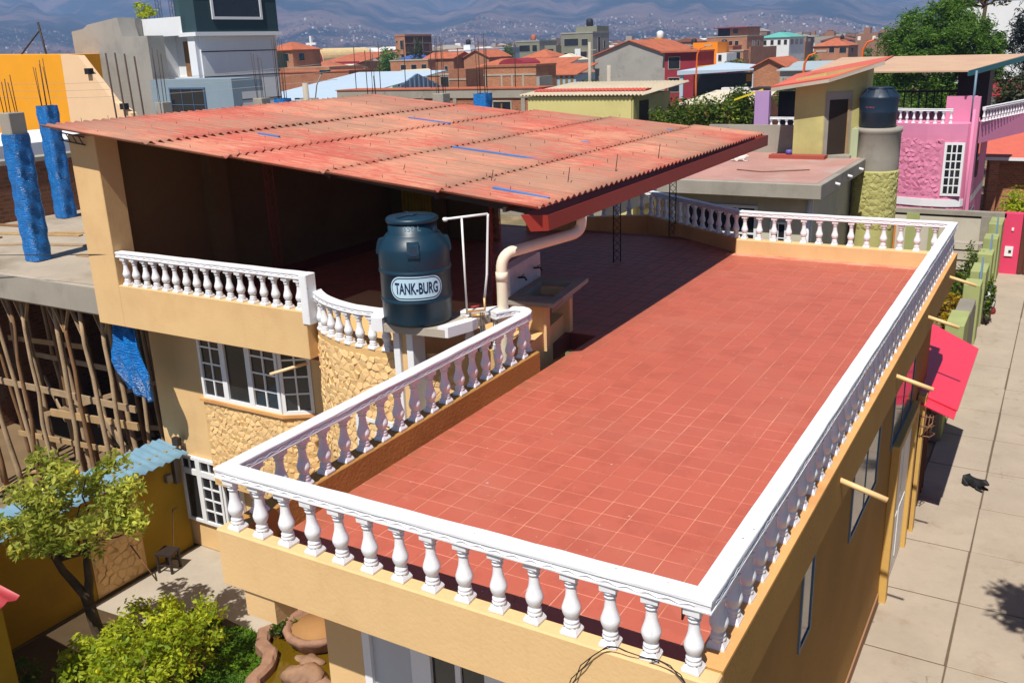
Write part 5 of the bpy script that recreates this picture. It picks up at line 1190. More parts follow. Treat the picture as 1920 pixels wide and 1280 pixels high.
# ------------------------------------------------------------------ generic town houses
def slopes(m, x0, x1, y0, y1, z, rise, kind, ov=.4):
    x0 -= ov; x1 += ov; y0 -= ov; y1 += ov; t = .12
    if kind == 'hip':
        L, W = x1-x0, y1-y0
        a, b = ((x0+W/2,(y0+y1)/2),(x1-W/2,(y0+y1)/2)) if L > W else (((x0+x1)/2,y0+L/2),((x0+x1)/2,y1-L/2))
        vs = [(x0,y0,z),(x1,y0,z),(x1,y1,z),(x0,y1,z),(a[0],a[1],z+rise),(b[0],b[1],z+rise),(x0,y0,z-t),(x1,y0,z-t),(x1,y1,z-t),(x0,y1,z-t)]
        f = [(0,1,5,4),(2,3,4,5),(1,2,5),(3,0,4)] if L > W else [(0,1,4),(1,2,5,4),(2,3,5),(3,0,4,5)]
        m.add(vs, f+[(0,6,7,1),(1,7,8,2),(2,8,9,3),(3,9,6,0),(9,8,7,6)])
    elif kind == 'gable_y':   # ridge along y, gable faces the viewer
        xm = (x0+x1)/2; m.prism([(x0,z-.12),(xm,z+rise-.12),(x1,z-.12),(x1,z+.02),(xm,z+rise+.02),(x0,z+.02)], y0, y1, 'y')
    elif kind == 'gable_x':
        ym = (y0+y1)/2; m.prism([(y0,z-.12),(ym,z+rise-.12),(y1,z-.12),(y1,z+.02),(ym,z+rise+.02),(y0,z+.02)], x0, x1, 'x')
    elif kind == 'mono':      # rises away from the viewer
        m.add([(x0,y0,z),(x1,y0,z),(x1,y1,z+rise),(x0,y1,z+rise),(x0,y0,z-t),(x1,y0,z-t),(x1,y1,z+rise-t),(x0,y1,z+rise-t)], [(0,1,2,3),(7,6,5,4),(0,4,5,1),(1,5,6,2),(2,6,7,3),(3,7,4,0)])
def town(name, label, x0, x1, y0, y1, h, mat, roof=None, rmat=None, rise=1.5, fw_=(), sw_=(), par=.0, side=None, frame=None, band=None, cat='building'):
    t_ = thing(name, label, cat, ((x0+x1)/2, y0, 0)); t_.location = (0,0,0)
    m = MB()
    if roof == 'gable_y': xm = (x0+x1)/2; m.prism([(x0,0),(x1,0),(x1,h),(xm,h+rise),(x0,h)], y0, y1, 'y')
    elif roof == 'gable_x': ym = (y0+y1)/2; m.prism([(y0,0),(y1,0),(y1,h),(ym,h+rise),(y0,h)], x0, x1, 'x')
    else: m.box(x0, x1, y0, y1, 0, h)
    wl = m.build('wall', mat, t_)
    if side: B('side_wall', side, t_, (x1,x1+.02,y0+.02,y1,0,h-.02))
    if roof: m = MB(); slopes(m, x0, x1, y0, y1, h, rise, roof); m.build('roof', rmat or terracotta, t_)
    elif par: B('parapet', mat if not band else band, t_, (x0-.12,x1+.12,y0-.12,y1,h,h+par))
    fm = frame or conc_light
    def win(map_, u0, u1, v0, v1):
        f = .09; mm = MB()
        for a in ((u0-f,u1+f,v0-f,v0),(u0-f,u1+f,v1,v1+f),(u0-f,u0,v0,v1),(u1,u1+f,v0,v1)): q = obox(map_, *a, 0, .07); mm.add(q.v, q.f)
        w_ = mm.build('window', fm, t_); obox(map_, u0, u1, v0, v1, .0, .03).build('pane', glass, w_)
    for a in fw_: win(lambda u, v, d: (u, y0-d, v), x0+(x1-x0)*a[0], x0+(x1-x0)*a[1], a[2], a[3])
    for a in sw_: win(lambda u, v, d: (x1+d+.02, u, v), y0+(y1-y0)*a[0], y0+(y1-y0)*a[1], a[2], a[3])
    return t_
def rooftank(par, x, y, z, r=.6, mat=black):
    m = MB(); m.lathe([(r*.9,0),(r,.1),(r,1.2*r*1.4),(r*.6,1.5*r*1.4),(.05,1.55*r*1.4)], 14, (x,y,z)); return m.build('roof_tank', mat, par)
white2 = plaster('white_render', (.74,.75,.76), var=.06, s1=.4); greyr = plaster('grey_render', S(176,172,164,.8), var=.12, s1=.4, streak=.25, stain=S(130,126,118,.8)); olivegrey = plaster('olive_grey_render', S(150,150,128,.75), var=.12, s1=.4)
blue2 = plaster('pale_blue_render', S(170,196,216,.8), var=.08); orange2 = plaster('vivid_orange_render', S(255,146,12,.9), var=.05, streak=.03); yel2 = plaster('mustard_render', S(226,164,50,.85), var=.08); red2 = plaster('crimson_render', S(160,52,64,.8), var=.1)
green2 = plaster('green_gable', S(40,140,104,.75), var=.08); cream2 = plaster('cream_roof', S(224,212,186,.85), var=.08, streak=0); bluem = plaster('pale_blue_metal', S(188,206,222,.82), var=.04, streak=.06, s1=.3)

# brick construction behind the red roof
bc = town('brick_building', 'unfinished low brick building with concrete beam behind the red roof', -43.5, -27.4, 47.4, 49.6, 6.55, redbrick, fw_=((.30,.36,4.6,6.3),(.50,.54,4.6,6.3),(.80,.88,4.4,6.3)))
B('beam', conc, bc, (-43.6,-27.3,47.3,49.7,6.55,7.1)); B('roof_edge', terracotta, bc, (-43.7,-27.2,47.25,49.75,7.1,7.16))
for x in (-41.8,-38.6,-36.2,-33.6,-31.0,-28.4): B('column', conc, bc, (x-.14,x+.14,47.32,47.4,0,6.55))
B('rough_patch', conc, bc, (-38.4,-36.4,47.33,47.4,4.4,6.5)); m = MB(); m.bar((-29.9,47.2,5.0),(-28.7,47.2,5.9),.08,.1); m.bar((-29.9,47.2,4.8),(-29.9,47.2,6.2),.08,.1); m.build('timber', wood2, bc)
for k in range(7): m = MB(); x = -42.8+k*2.2; m.tube([(x,48.5,7.1),(x+.06,48.5,10.0+.4*math.sin(k))], .03, 5); m.build('rebar', steel, bc)
# blue metal hall
bh = thing('metal_hall', 'long pale blue metal roofed hall with a gable behind the columns', 'hall', (-80,85,0)); bh.location = (0,0,0)
B('wall', plaster('hall_wall', S(150,160,170,.7)), bh, (-88,-73.5,82.6,104,0,4.3)); B('opening', black, bh, (-87.5,-74.5,82.5,82.6,.2,4.0))
m = MB(); slopes(m, -88, -73.5, 82.6, 104, 4.5, 2.6, 'mono', .5); m.build('roof', bluem, bh)
m = MB(); m.prism([(88,3.5),(107,3.5),(97.5,6.9)], -73.2, -72.9, 'x'); m.build('gable', flat('blue_ribbed', S(120,150,184,.7), .5, .1), bh)
for i in range(18): B('gable_rib', flat('rib%d' % i, S(150,176,204,.7), .5), bh, (-72.9,-72.84,88.6+i,88.9+i,3.5,3.9+3.0*(1-abs(i-8.7)/9.5)))
t_ = town('long_brick_wall', 'long low brick wall building above the blue hall roof', -119, -100, 116, 122, 7.0, redbrick, band=terracotta, par=.2)
t_ = town('brick_house', 'two storey brick house with orange hip roof beside the white tower', -137.5, -130.5, 136, 144, 10.9, redbrick2, 'hip', rise=1.5, fw_=((.12,.3,8.6,10.2),(.75,.85,8.8,10.2),(.1,.3,5.0,6.6)), sw_=((.2,.4,8.8,10.2),)); B('low_wing', redbrick2, t_, (-130.4,-118,132,142,0,7.6)); B('dark_stair', flat('dark_green', S(30,60,50,.5), .6), t_, (-134.6,-132.2,135.8,136,3,10.2))
B('wing_window', glass, t_, (-124.5,-121.5,131.95,132,5.4,6.8)); B('wing_window', glass, t_, (-128,-127,131.95,132,5.4,6.8))
chh = thing('church', 'church with red barrel front and tall white cross', 'church', (-184,203,0)); chh.location = (0,0,0)
m = MB(); m.prism([(-187.6+2.9+2.9*math.cos(t),8.2+3.4*math.sin(t)) for t in [i*math.pi/14 for i in range(15)]]+[(-187.6,0),(-181.8,0)], 203, 225, 'y'); m.build('nave', plaster('cream_vault', S(236,206,150,.85)), chh)
m = MB(); m.prism([(-187.9+2.9+2.95*math.cos(t),8.2+3.5*math.sin(t)) for t in [i*math.pi/14 for i in range(15)]]+[(-187.9,0),(-182,0)], 202.5, 203, 'y'); m.build('facade', red2, chh)
m = MB(); m.box(-185.1,-184.5,201.6,202.2,0,15.0); m.box(-186.6,-183.0,201.65,202.15,12.6,13.2); m.build('cross', whiteframe, chh)
town('yellow_house', 'small mustard house with orange roof in front of the church', -144.2, -138.4, 154.8, 161, 7.4, yel2, 'hip', rise=1.1, fw_=((.35,.6,5.2,6.6),(.05,.15,5.2,6.6)))
t_ = town('orange_roof_hall', 'long hall with broad orange tile roof near the church', -180, -165, 198, 216, 7.6, redbrick, 'mono', rise=2.6, fw_=((.3,.36,5.5,7),)); B('end_wall', red2, t_, (-173,-164.9,197.5,198,4.5,7.9))
town('white_house', 'low white house with pale roof right of the orange hall', -151, -145, 168, 176, 6.6, white2, 'gable_x', cream2, rise=.9, fw_=((.2,.45,4.4,5.8),(.6,.85,4.4,5.8)))
town('blue_roof_house', 'small blue roofed white house far behind the white house', -164, -157, 214, 222, 8.0, white2, 'hip', flat('deep_blue_roof', S(70,110,190,.7), .6), rise=1.2)
t_ = town('brick_tower', 'tall bare brick apartment tower', -179, -175.3, 233, 247, 14.4, redbrick2, side=brick('shaded_brick', S(120,62,50,.7), S(150,110,90,.6)), fw_=((.5,.8,10.6,13.2),(.55,.8,7.4,9.2),(.55,.8,4.6,6.2),(.1,.25,12.5,13.2)), par=.5, band=redbrick2)  # side face in darker brick: its shade is painted into the colour
for z in (12.2,9.6,7.0): B('floor_band', conc, t_, (-175.29,-175.22,233.1,247,z,z+.2))
for y in (237.5,242): B('band_post', conc, t_, (-175.29,-175.22,y,y+.25,4,14.3))
town('brick_flats', 'low brick flats with three dark windows below the brick tower', -143, -131.8, 183, 190, 7.7, redbrick2, fw_=((.28,.42,4.6,6.8),(.56,.7,4.6,6.8),(.83,.96,4.6,6.8)), par=.3, band=conc_light)
town('green_house', 'small bright green gabled house below the brick flats', -121.5, -115.6, 155.2, 164, 4.6, green2, 'gable_y', cream2, rise=1.6, fw_=((.55,.72,2.4,3.6),(.25,.35,2.4,3.4)))
town('pale_shed', 'long pale roofed shed left of the green house', -131, -122, 158, 166, 4.6, white2, 'mono', cream2, rise=1.0)
town('orange_roof_house', 'brick house with long red roof right of the brick flats', -135, -126.5, 186, 195, 8.0, redbrick, 'gable_x', rise=1.4, fw_=((.2,.28,5,6.2),(.7,.8,5,6.2)))
town('gabled_brick_house', 'brick house with orange gable facing right of the red roof', -126.2, -119, 190, 200, 7.9, redbrick2, 'gable_y', rise=1.8, sw_=((.3,.5,5,6.5),))
t_ = town('white_block', 'white flat roofed block with a dark roof tank', -177, -168.5, 259, 268, 9.6, white2, par=.4, fw_=((.2,.4,7,8.4),)); B('roof_room', white2, t_, (-172.5,-170,261,264,10,11.4)); rooftank(t_, -171.2, 262, 11.4, .8)
t_ = town('blue_house', 'pale blue two storey house with brick side wall', -160, -148.6, 247, 256, 9.9, blue2, par=.3, fw_=((.3,.45,6.6,8.6),(.62,.72,8.6,9.6),(.75,.95,5.8,8))); B('brick_wing', redbrick2, t_, (-158,-150,243,246.9,0,6.6))
t_ = town('grey_flats', 'grey concrete flats with stepped roofs left of the tall grey block', -158.5, -149.7, 271, 283, 11.6, olivegrey, side=greyr, fw_=((.15,.6,8.6,10.6),(.7,.9,8.6,10.6),(.15,.85,4.6,6.6)), sw_=((.3,.45,8.6,10.4),), par=.5, band=greyr); B('low_wing', olivegrey, t_, (-165,-158.6,268,280,0,8.7)); B('wing_window', glass, t_, (-164,-161,267.9,268,6,7.6)); rooftank(t_, -154, 275, 12.1, .8, terracotta)
t_ = town('tall_grey_block', 'tallest grey concrete block with a black roof tank', -127.2, -117.2, 243, 254, 13.1, olivegrey, side=greyr, fw_=((.1,.55,9.8,11.8),(.65,.85,9.8,11.6),(.1,.5,5.8,8),(.62,.82,6,8.2)), sw_=((.3,.45,8,12),(.65,.75,9,11)), par=.4, band=greyr); B('upper_room', olivegrey, t_, (-124,-117.3,246,254,13.5,15.0)); rooftank(t_, -120.5, 248, 15.0, 1.0)
B('low_wing', olivegrey, t_, (-131,-127.3,240,252,0,10.2)); B('wing_window', glass, t_, (-130.4,-128.2,239.9,240,7.2,9.2)); B('white_frame_window', whiteframe, t_, (-122.8,-121,242.85,242.95,7.0,9.0))
town('white_gable_house', 'white house with cream hip roof below the tall grey block', -107.6, -101.5, 200, 208, 6.6, white2, 'hip', cream2, rise=1.5, fw_=((.25,.45,4.2,5.8),(.65,.85,4.2,5.8)), sw_=((.3,.6,4.2,5.8),))
town('thatched_hut', 'small brown gabled house in front of the white house', -85.2, -81.4, 163.6, 169, 4.6, greyr, 'gable_y', plaster('brown_roof', S(176,136,108,.75), streak=0), rise=1.3, fw_=((.3,.5,2.4,4),))
town('orange_roof_row', 'low house with wide orange roof left of the striped house', -106, -95, 180, 190, 5.2, redbrick2, 'mono', rise=2.2)
town('orange_hip_house', 'house with orange hip roof behind the wide orange roof', -128, -119.5, 222, 232, 7.2, redbrick2, 'hip', rise=2.0, fw_=((.4,.6,5,6.4),))
t_ = town('striped_house', 'house with blue and ochre vertical stripes and orange roof', -75.6, -68.4, 134.7, 142, 5.3, blue2, 'mono', rise=1.6)
for i in range(7): B('ochre_stripe', plaster('stripe_%d' % i, S(150,120,64,.75), var=.1), t_, (-75.2+i*.98,-74.75+i*.98,134.62,134.7,2.8,5.1))
t_ = town('brick_block', 'flat topped bare brick block with pale concrete bands', -67, -59, 104.4, 110, 7.3, redbrick2, par=.25, band=redbrick)
for x in (-66.7,-64.2,-62.6,-60.9): B('column', conc_light, t_, (x-.13,x+.13,104.32,104.4,0,6.2))
B('beam', conc_light, t_, (-67,-59,104.33,104.39,6.2,6.42)); B('dark_corner', greyr, t_, (-58.98,-58.5,104.4,108,0,6.0))
t_ = town('brick_stump', 'small brick block left of the flat topped brick block', -75.4, -72.5, 108.4, 114, 7.1, redbrick, fw_=()); B('band', conc_light, t_, (-75.45,-72.45,108.33,108.4,5.6,5.8))
town('brick_shack', 'small brick shack with dark doorway among the roofs', -90.5, -86, 124.3, 130, 5.8, redbrick2, fw_=((.6,.95,3.6,5.6),(.2,.3,4.2,5)), par=.2, band=conc)
t_ = town('yellow_wall_house', 'bright yellow wall with red arched roof between brick blocks', -98, -91, 160, 166, 6.6, yel2); m = MB(); m.prism([(-95+3*math.cos(t), 6.6+1.2*math.sin(t)) for t in [i*math.pi/10 for i in range(11)]], 159.5, 166, 'y'); m.build('arched_roof', red2, t_)
town('orange_low_roof', 'low orange roofed house behind the flat topped brick block', -110, -99, 170, 178, 6.2, redbrick2, 'hip', rise=1.5)
# right half
t_ = town('grey_gable_house', 'large grey rendered gable wall with orange roof', -68.9, -56.2, 143, 160, 8.0, greyr, 'gable_y', rise=2.3)
t_ = town('crimson_house', 'crimson two storey house with dark windows attached to the grey gable', -56.15, -50.5, 142.4, 150, 8.1, red2, fw_=((.12,.45,5.6,7.4),(.12,.45,2.0,4.2),), par=.0); B('orange_eave', terracotta, t_, (-56.6,-50.4,141.6,150,8.1,8.35))
t_ = town('crimson_annex', 'lower crimson annex with ochre cornice beside the crimson house', -50.4, -45.6, 141.8, 150, 5.7, red2, fw_=((.1,.35,1.6,4.2),(.55,.9,1.8,4.2)), frame=yel2); B('cornice', yel2, t_, (-50.5,-45.4,141.6,150,5.7,5.95))
t_ = thing('market_canopy', 'wide pale blue canopy roof over a dark open hall', 'canopy', (-43,129,0)); t_.location = (0,0,0)
m = MB(); m.add([(-48.2,127,5.7),(-37,127,5.75),(-31,137,5.4),(-44.0,137,6.5),(-48.2,127,5.1),(-37,127,5.6),(-31,137,5.25),(-44,137,6.0)], [(0,1,2,3),(7,6,5,4),(0,4,5,1),(1,5,6,2),(2,6,7,3),(3,7,4,0)]); m.build('roof', bluem, t_)
B('dark_hall', black, t_, (-47.5,-34,132,137,0,5.0)); B('low_wall', redbrick, t_, (-48,-33,126.5,127,0,1.9)); B('counter', white2, t_, (-41.5,-37,126.8,128,3.0,3.3)); B('yellow_panel', yel2, t_, (-39.5,-37.5,131.9,132,3.9,4.9)); B('post', bluem, t_, (-47.9,-47.4,127.3,127.6,0,5.2)); B('post', bluem, t_, (-37.3,-37.0,127.3,127.6,0,5.5))
town('orange_wall_house', 'vivid orange windowless wall above the blue canopy', -82.6, -76.2, 229, 238, 9.5, orange2)
t_ = town('white_stair', 'white stair block at the foot of the orange wall', -76.1, -73.5, 228, 236, 6.8, white2, fw_=((.2,.5,5,6.4),))
t_ = town('brick_apartment', 'large brick apartment house with covered roof terrace', -98.5, -86, 286, 304, 10.8, redbrick2, fw_=((.55,.64,8.2,9.6),(.7,.79,8.2,9.6),(.5,.56,5.4,6.6)), sw_=((.3,.45,8,9.6),(.6,.75,8,9.6)), par=.3, band=conc_light)
B('roof_room', redbrick2, t_, (-92,-86.2,288,300,11.1,13.4)); m = MB(); m.box(-97,-86,286.5,301,13.4,13.65); m.build('roof_cover', red2, t_); B('room_opening', black, t_, (-96.5,-92.1,290,291,11.1,13.4)); B('room_window', glass, t_, (-91,-89.6,287.9,288,11.8,13))
B('low_block', redbrick2, t_, (-110,-98.6,290,300,0,9.0))
t_ = town('brick_ruin', 'half built brick house with dark window openings', -80.5, -73, 240, 262, 7.3, redbrick2, fw_=((.15,.42,4.8,6.8),(.62,.9,5.2,6.8),(.12,.4,1.6,3.4)), sw_=((.2,.3,5,6.6),(.5,.6,5,6.6))); B('frame_beam', conc_light, t_, (-80.6,-72.9,239.85,240,7.0,7.4))
B('side_bricks', redbrick, t_, (-73,-72.6,245,270,0,7.9))
t_ = town('white_villa', 'white villa with pale green hip roof on the right skyline', -89.5, -80.2, 313, 333, 10.3, white2, 'hip', flat('mint_roof', S(110,196,180,.75), .6), rise=1.6, fw_=((.1,.2,8,9.4),(.35,.45,8,9.4),(.6,.7,8,9.4),(.82,.92,8,9.4),(.1,.3,4.5,6.4)), sw_=((.1,.25,8,9.4),(.4,.55,8,9.4),(.7,.85,8,9.4))); B('white_wing', white2, t_, (-101,-89.6,318,330,0,8.8))
town('small_gable_house', 'small brick house with orange gable roof before the villa', -35.3, -31.2, 121, 131, 6.1, redbrick2, 'gable_y', rise=1.2)
t_ = town('brick_garden_wall', 'long pale brick garden building behind the hedge', -33, -26, 88, 100, 3.6, redbrick2, 'mono', cream2, rise=.7)
town('grey_sheet_shed', 'shed with pale metal roof left of the treetop', -31, -24, 118, 128, 5.8, greyr, 'mono', plaster('steel_roof', S(176,190,196,.8), streak=0), rise=.8)
t_ = town('orange_roof_villa', 'brick villa with orange hip roof left of the big tree', -69.2, -59, 300, 315, 7.2, redbrick2, 'hip', rise=2.2, fw_=((.45,.6,5.2,6.8),(.75,.95,5.0,6.6)), sw_=((.3,.5,5,6.6),)); rooftank(t_, -62, 305, 8.9, .6)
t_ = town('yellow_tank_house', 'mustard house with white and black roof tanks behind the grey gable', -99.6, -94, 242, 252, 9.4, yel2, fw_=((.4,.6,6.6,8.4),)); B('tank_stand', yel2, t_, (-98.6,-96.6,243,246,9.4,11.0)); rooftank(t_, -97.6, 244.5, 11.0, .9, white2); rooftank(t_, -101, 243, 8.6, 1.1)
B('lower_roof', terracotta, t_, (-104,-99.7,241,250,0,8.5))
t_ = town('pink_block', 'small flat brick block with roof tank right of the mustard house', -92.5, -86.8, 246, 254, 8.7, redbrick2, fw_=((.15,.4,6.6,7.8),(.6,.8,6.6,7.8)), par=.3, band=greyr); rooftank(t_, -89.5, 249, 9.0, .75)
t_ = town('brown_block', 'brown flat roofed block with dark roof tank before the brick apartment', -84.8, -79, 250, 258, 8.2, redbrick, fw_=((.2,.5,6,7.4),), par=.3, band=redbrick2); rooftank(t_, -82, 252, 8.5, .75, tank_m)
# modern white and teal house, grey stair wall and orange firewall on the left
mh = thing('modern_house', 'modern white house with dark teal upper storey and grey stepped wall', 'house', (-41,30,0)); mh.location = (0,0,0)
teal = plaster('dark_teal_render', S(58,84,92,.75), var=.08, streak=.04)
m = MB(); m.prism([(-47.9,0),(-47.9,11.3),(-46.7,11.4),(-46.2,11.6),(-43.3,11.85),(-43.0,10.85),(-40.8,10.83),(-40.8,0)], 29.3, 30.3, 'y'); m.build('stepped_wall', greyr, mh)
B('white_body', white2, mh, (-44.9,-41.75,30.75,36.2,0,11.75), (-41.75,-39.4,30.75,36.2,0,8.64), (-41.75,-39.4,30.75,36.2,10.8,11.75), (-41.75,-39.4,31.7,36.2,8.64,10.8), (-39.4,-38.8,30.75,36.1,0,10.85))
B('balcony_door', wood2, mh, (-41.0,-39.95,31.6,31.7,8.66,10.5)); B('balcony_rail', greyr, mh, (-44.9,-43.2,30.3,30.7,10.9,11.8))
B('lower_tower', white2, mh, (-39.4,-38.7,31.0,36.2,0,10.85)); B('ledge', whiteframe, mh, (-39.9,-38.45,30.6,36.5,10.72,10.92)); B('upper_storey', teal, mh, (-39.75,-38.5,30.75,36.3,10.92,14.5)); B('upper_mass', teal, mh, (-44,-39.75,33.5,36.3,11.75,14.5))
for z in (7.3,8.6,9.9): B('wall_groove', iron, mh, (-38.705,-38.68,31.0,36.2,z,z+.05))
window('wide_window', mh, 31.8, 35.2, 11.55, 13.6, 1, 1, lambda u, v, d: (-38.5+d, u, v), fr=.14)
B('white_line', whiteframe, mh, (-38.51,-38.47,30.78,31.7,12.7,12.76), (-38.51,-38.47,35.3,36.28,12.7,12.76))
B('portico', plaster('blue_grey_render', S(150,170,184,.78), var=.08), mh, (-40.2,-33.6,28.7,29.25,0,8.6), (-40.2,-33.6,29.25,30.6,7.95,8.6)); window('portico_window', mh, -38.6, -35.7, 6.5, 8.2, 2, 3, lambda u, v, d: (u, 28.69-d, v), fr=.08, mat=flat('blue_frame', S(90,120,150,.7), .5))
for i, z in ((0,12.2),(1,12.2)): lattice(-42.6+i*1.2, 31.5, 11.75, 14.5, iron, r=.16, parent=mh)
shrub('roof_plant', 'green potted shrub on the roof of the modern house', -43.4, 31.6, 12.2, .75, .6, .5, 500, .2, bush_leaf, 300)
bpy.data.objects['roof_plant'].location.z = 0
_t = math.radians(-5); _p = Vector((-38.5,30.75)); mh.rotation_euler = (0,0,_t); mh.location = (_p.x-(_p.x*math.cos(_t)-_p.y*math.sin(_t)), _p.y-(_p.x*math.sin(_t)+_p.y*math.cos(_t)), 0)
ob = thing('orange_building', 'big orange and peach windowless wall at the left', 'building', (-48,27,0)); ob.location = (0,0,0)
m = MB(); m.prism([(-60,0),(-60,10.4),(-45.9,10.05),(-45.55,10.04),(-45.9,0)], 27.5, 30, 'y'); m.build('orange_wall', orange_l, ob) if False else m.build('orange_wall', plaster('amber_render', S(246,168,38,.9), var=.06, streak=.05), ob)
m = MB(); m.prism([(-45.9,0),(-45.55,10.04),(-44.1,9.97),(-41.8,7.6),(-40.6,7.0),(-40.3,6.1),(-40.3,0)], 27.5, 27.9, 'y'); m.build('peach_wall', plaster('peach_render', S(246,208,166,.88), var=.05, streak=.05), ob)
for x, z in ((-43.3,9.0),(-40.9,7.2)): B('flood_lamp', black, ob, (x-.2,x+.15,27.3,27.6,z,z+.3))
# mast on the left skyline
m = MB(); m.tube([(-49.5,29.5,8.5),(-50.0,29.5,11.9)], .06, 6); m.tube([(-49.9,29.5,11.5),(-52.6,29.2,9.6)], .05, 5); o = m.build('antenna_mast', iron); tag(o, 'dark mast with a slanting stay above the orange wall', 'mast')

# ------------------------------------------------------------------ street lamps, poles, trees
orange_p = flat('orange_lamp_paint', S(240,110,30,.85), .5)
for i, (x, y, h, lb) in enumerate(((-16.2,69.4,8.5,'orange lamp post with long arm left of the small gable house'),(-13.5,77.4,9.3,'orange curved lamp post left of the big tree'),(-10.5,75.5,9.1,'orange lamp post in front of the big tree'),(-34.0,95.6,9.1,'orange lamp post in front of the orange wall'))):
    t_ = thing('street_lamp', lb, 'street lamp', (x,y,0), 'orange street lamps'); m = MB(); m.tube([(0,0,0),(-.2,0,h*.6),(-.1,0,h-.8),(.2,0,h-.25),(.9,0,h)], [.12,.1,.09,.08,.06], 8); m.build('post', orange_p, t_)
    m = MB(); m.box(.7,1.5,-.15,.15,h-.05,h+.1,c=.03); m.build('lamp_head', greyr, t_)
for i, (x, y, h, lb) in enumerate(((-48.8,99.3,10.0,'pale concrete utility pole before the tall grey block'),(-37.8,37.8,8.0,'short concrete pole head behind the red roof'),(-31.0,66.0,8.0,'thin concrete pole beside the blue canopy'))):
    t_ = thing('utility_pole', lb, 'pole', (x,y,0), 'concrete utility poles'); m = MB(); m.tube([(0,0,0),(0,0,h)], [.24,.17], 10); m.build('pole', conc_light, t_); m = MB(); m.bar((-.9,0,h-.9),(.9,0,h-.9),.1,.1); m.bar((-.4,0,h-1.6),(.4,0,h-1.6),.08,.08); m.build('cross_arm', conc, t_)
t_ = thing('street_lamp', 'grey street lamp with slanting arm above the blue hall', 'street lamp', (-48.6,50.5,0)); m = MB(); m.tube([(-.6,0,4.0),(.3,0,7.4),(1.0,0,8.4)], .05, 6); m.tube([(-.6,0,0),(-.6,0,4.1)], .08, 6); m.build('post', greyr, t_); m = MB(); m.box(.8,1.7,-.15,.15,8.3,8.48,c=.03); m.build('lamp_head', tank_m, t_)
for i in range(3):
    m = MB(); pts = [(-60+34*t, 24+3*t, 9.2-.35*i-.6*math.sin(math.pi*t)) for t in [k/14 for k in range(15)]]; m.tube(pts, .008, 4); o = m.build('overhead_wire', greyr); tag(o, ('top','middle','lowest')[i]+' of three wires crossing in front of the peach wall', 'wire', 'wires before the peach wall')
pt = thing('pepper_tree', 'large dense green pepper tree behind the pink house', 'tree', (-5.2,64,0)); pt.location = (0,0,0)
m = MB(); limb(m, (-5.6,64,0), (-5.3,64,6.0), .5, .35, .02, 5, 9, 1)
for k in range(11): r = random.Random(500+k); limb(m, (-5.4,64,3.5+.3*k), (-5.6+r.uniform(-4.2,3.8), 64+r.uniform(-2.5,2.5), 6.5+r.uniform(-1.5,4.2)), .2, .04, .04, 5, 6, k)
m.build('trunk', bark, pt)
cp_ = [(a_-.9, *r_) for a_, *r_ in [(-8.0,63.5,7.6,1.9,1.8,2.2),(-7.0,64,9.4,2.0,1.8,1.9),(-5.2,64,10.4,1.9,1.8,1.7),(-3.9,64,9.6,1.8,1.8,2.0),(-2.9,64.3,7.4,1.6,1.6,2.2),(-5.4,63,7.4,2.6,1.8,2.4),(-8.9,64,5.4,1.7,1.7,1.9),(-6.4,62.5,5.2,2.4,1.6,1.9),(-3.9,62.8,5.0,2.2,1.6,1.9),(-2.3,65,8.6,1.0,1.2,1.2),(-6.2,62.0,8.6,1.6,1.2,1.5),(-4.4,62.2,9.0,1.5,1.2,1.4)]]
leaves('crown', tree_leaf, pt, np.concatenate([cloud((a,b,c), (d,e,f), 4600, 30, .34, seed=400+i, hollow=.4) for i, (a,b,c,d,e,f) in enumerate(cp_)]), .24, aspect=.34, seed=44)
shrub('dead_tree', 'brownish thin tree top rising behind the pepper tree', -5.6, 84, 12.4, 3.4, 2, 1.6, 900, .4, leafmat('dry_leaf', S(110,104,60,.5), S(170,150,80,.6)), 302, 'tree', .25, clumps=14, cl=.3)
B('upper_room', white2, thing('white_building', 'white building glimpsed above the pepper tree', 'building', (0,0,0)), (-8.3,-2.4,90,96,0,12.0))
shrub('pine_tree', 'tall blue grey pine at the right edge', -1.0, 62, 8.4, 1.5, 1.5, 4.2, 4200, .32, pine_leaf, 303, 'tree', .3, clumps=40, cl=.3, asp=.2)
shrub('olive_tree', 'olive brown tree below the pine at the right edge', -.9, 58, 5.4, 1.9, 1.5, 2.2, 2600, .3, olive_leaf, 304, 'tree', .2, clumps=26, cl=.32)
o = town('red_shed', 'red roofed shed between the pepper tree and the pine', -3.4, -1.2, 75, 79, 5.0, plaster('red_shed_wall', S(190,50,60,.8)), 'gable_x', red2, rise=1.0)
town('brick_fence', 'brick garden wall with pale posts behind the right terrace', -1.8, 3.2, 57, 57.4, 3.4, redbrick)
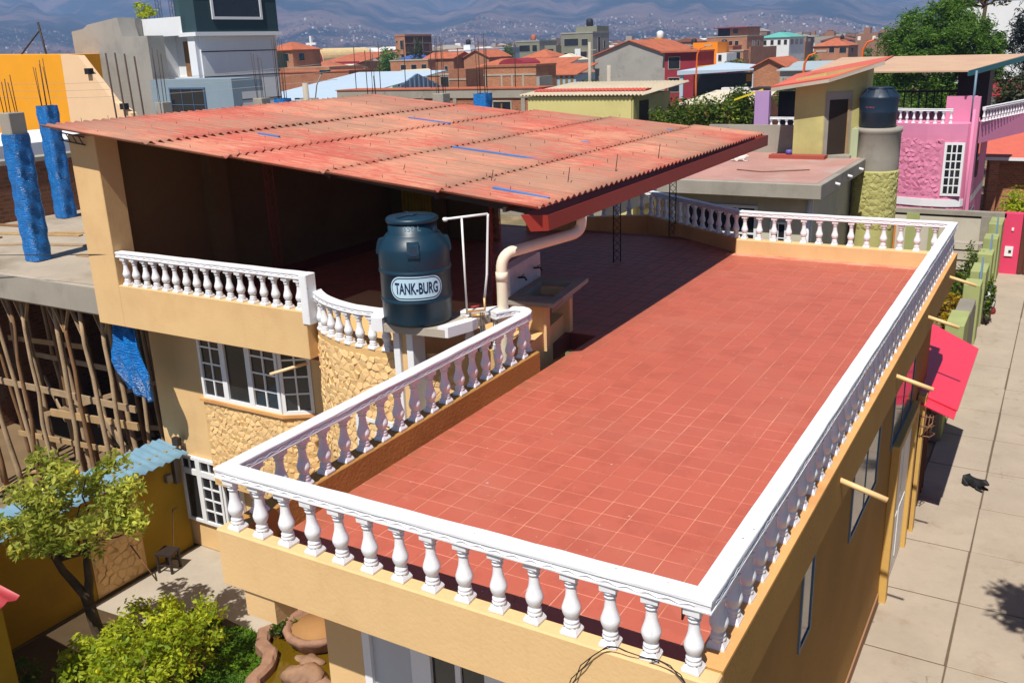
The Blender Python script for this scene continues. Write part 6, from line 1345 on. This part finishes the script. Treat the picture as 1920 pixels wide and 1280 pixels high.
LT = [(-14.5,92,5.0,3.6,2.6,2.2,'wide dark treetop left of the big pepper tree',tree_leaf),(-20.5,84,4.6,1.8,1.6,1.9,'round green tree left of the orange lamp post',hedge_leaf),(-58.8,156,6.0,4.2,3,3.0,'green treetop right of the grey gable',hedge_leaf),(-53.5,170,4.8,3.0,2.5,2.0,'small dark tree before the half built brick house',hedge_leaf),(-153.8,196,6.6,4.2,4,4.6,'tall bright green tree left of the brick tower',tree_leaf),(-150.5,204,8.2,2.2,2.2,5.6,'narrow brown conifer beside the brick tower',olive_leaf),(-142,238,7.5,2.6,2.6,3.4,'dark tree between the blue house and grey flats',hedge_leaf),(-73.5,116,5.6,1.9,1.5,1.4,'low bush on top of the small brick block',olive_leaf),(-62,128,3.4,1.9,1.6,1.6,'round green bush below the striped house',hedge_leaf),(-47.5,34,8.2,.9,.9,.8,'small dark treetop above the orange wall',hedge_leaf)]
for i, (x, y, z, a, b, c, lb, mt) in enumerate(LT): shrub('town_tree', lb, x, y, z, a, b, c, 1500, .14+.12*a, mt, 320+i, 'tree', .15, group='trees among the town houses', clumps=16, cl=.4, asp=.6)

for i, (ya, yb, hh, mt, lb) in enumerate(((-8,7,6.4,cream2,'unseen cream house added across the street, nearest the terrace corner'),(8,22,5.6,redbrick2,'unseen brick house added across the street from the pink awning'),(23,40,6.2,white2,'unseen white house added across the street from the garden wall'))):  # out-of-view houses, added to block sky light from the street wall
    oh = town('unseen_opposite_house', lb, 6.6, 13, ya, yb, hh, mt, 'gable_x', rise=1.6, cat='house')
    for k in range(3): y0_ = ya+1.5+k*(yb-ya-3)/3; wn = B('window', whiteframe, oh, (6.52,6.6,y0_,y0_+1.4,1.2,2.6)); B('pane', glass, wn, (6.49,6.52,y0_+.1,y0_+1.3,1.3,2.5))

# ------------------------------------------------------------------ haze over the valley
m = MB(); m.box(-7200, 7200, -7200, 7200, -1.2, 600)
g_ = NG('valley_haze'); g_.t.nodes.remove(g_.b)
pv = g_.n("ShaderNodeVolumePrincipled"); pv.inputs['Color'].default_value = (.37,.58,1.0,1); pv.inputs['Density'].default_value = 2.6e-4; pv.inputs['Anisotropy'].default_value = .0
g_.link(pv.outputs[0], g_.out.inputs['Volume'])
hz = m.build('haze', g_.m); hz['kind'] = 'stuff'; hz['label'] = 'pale blue haze filling the valley'; hz['category'] = 'haze'
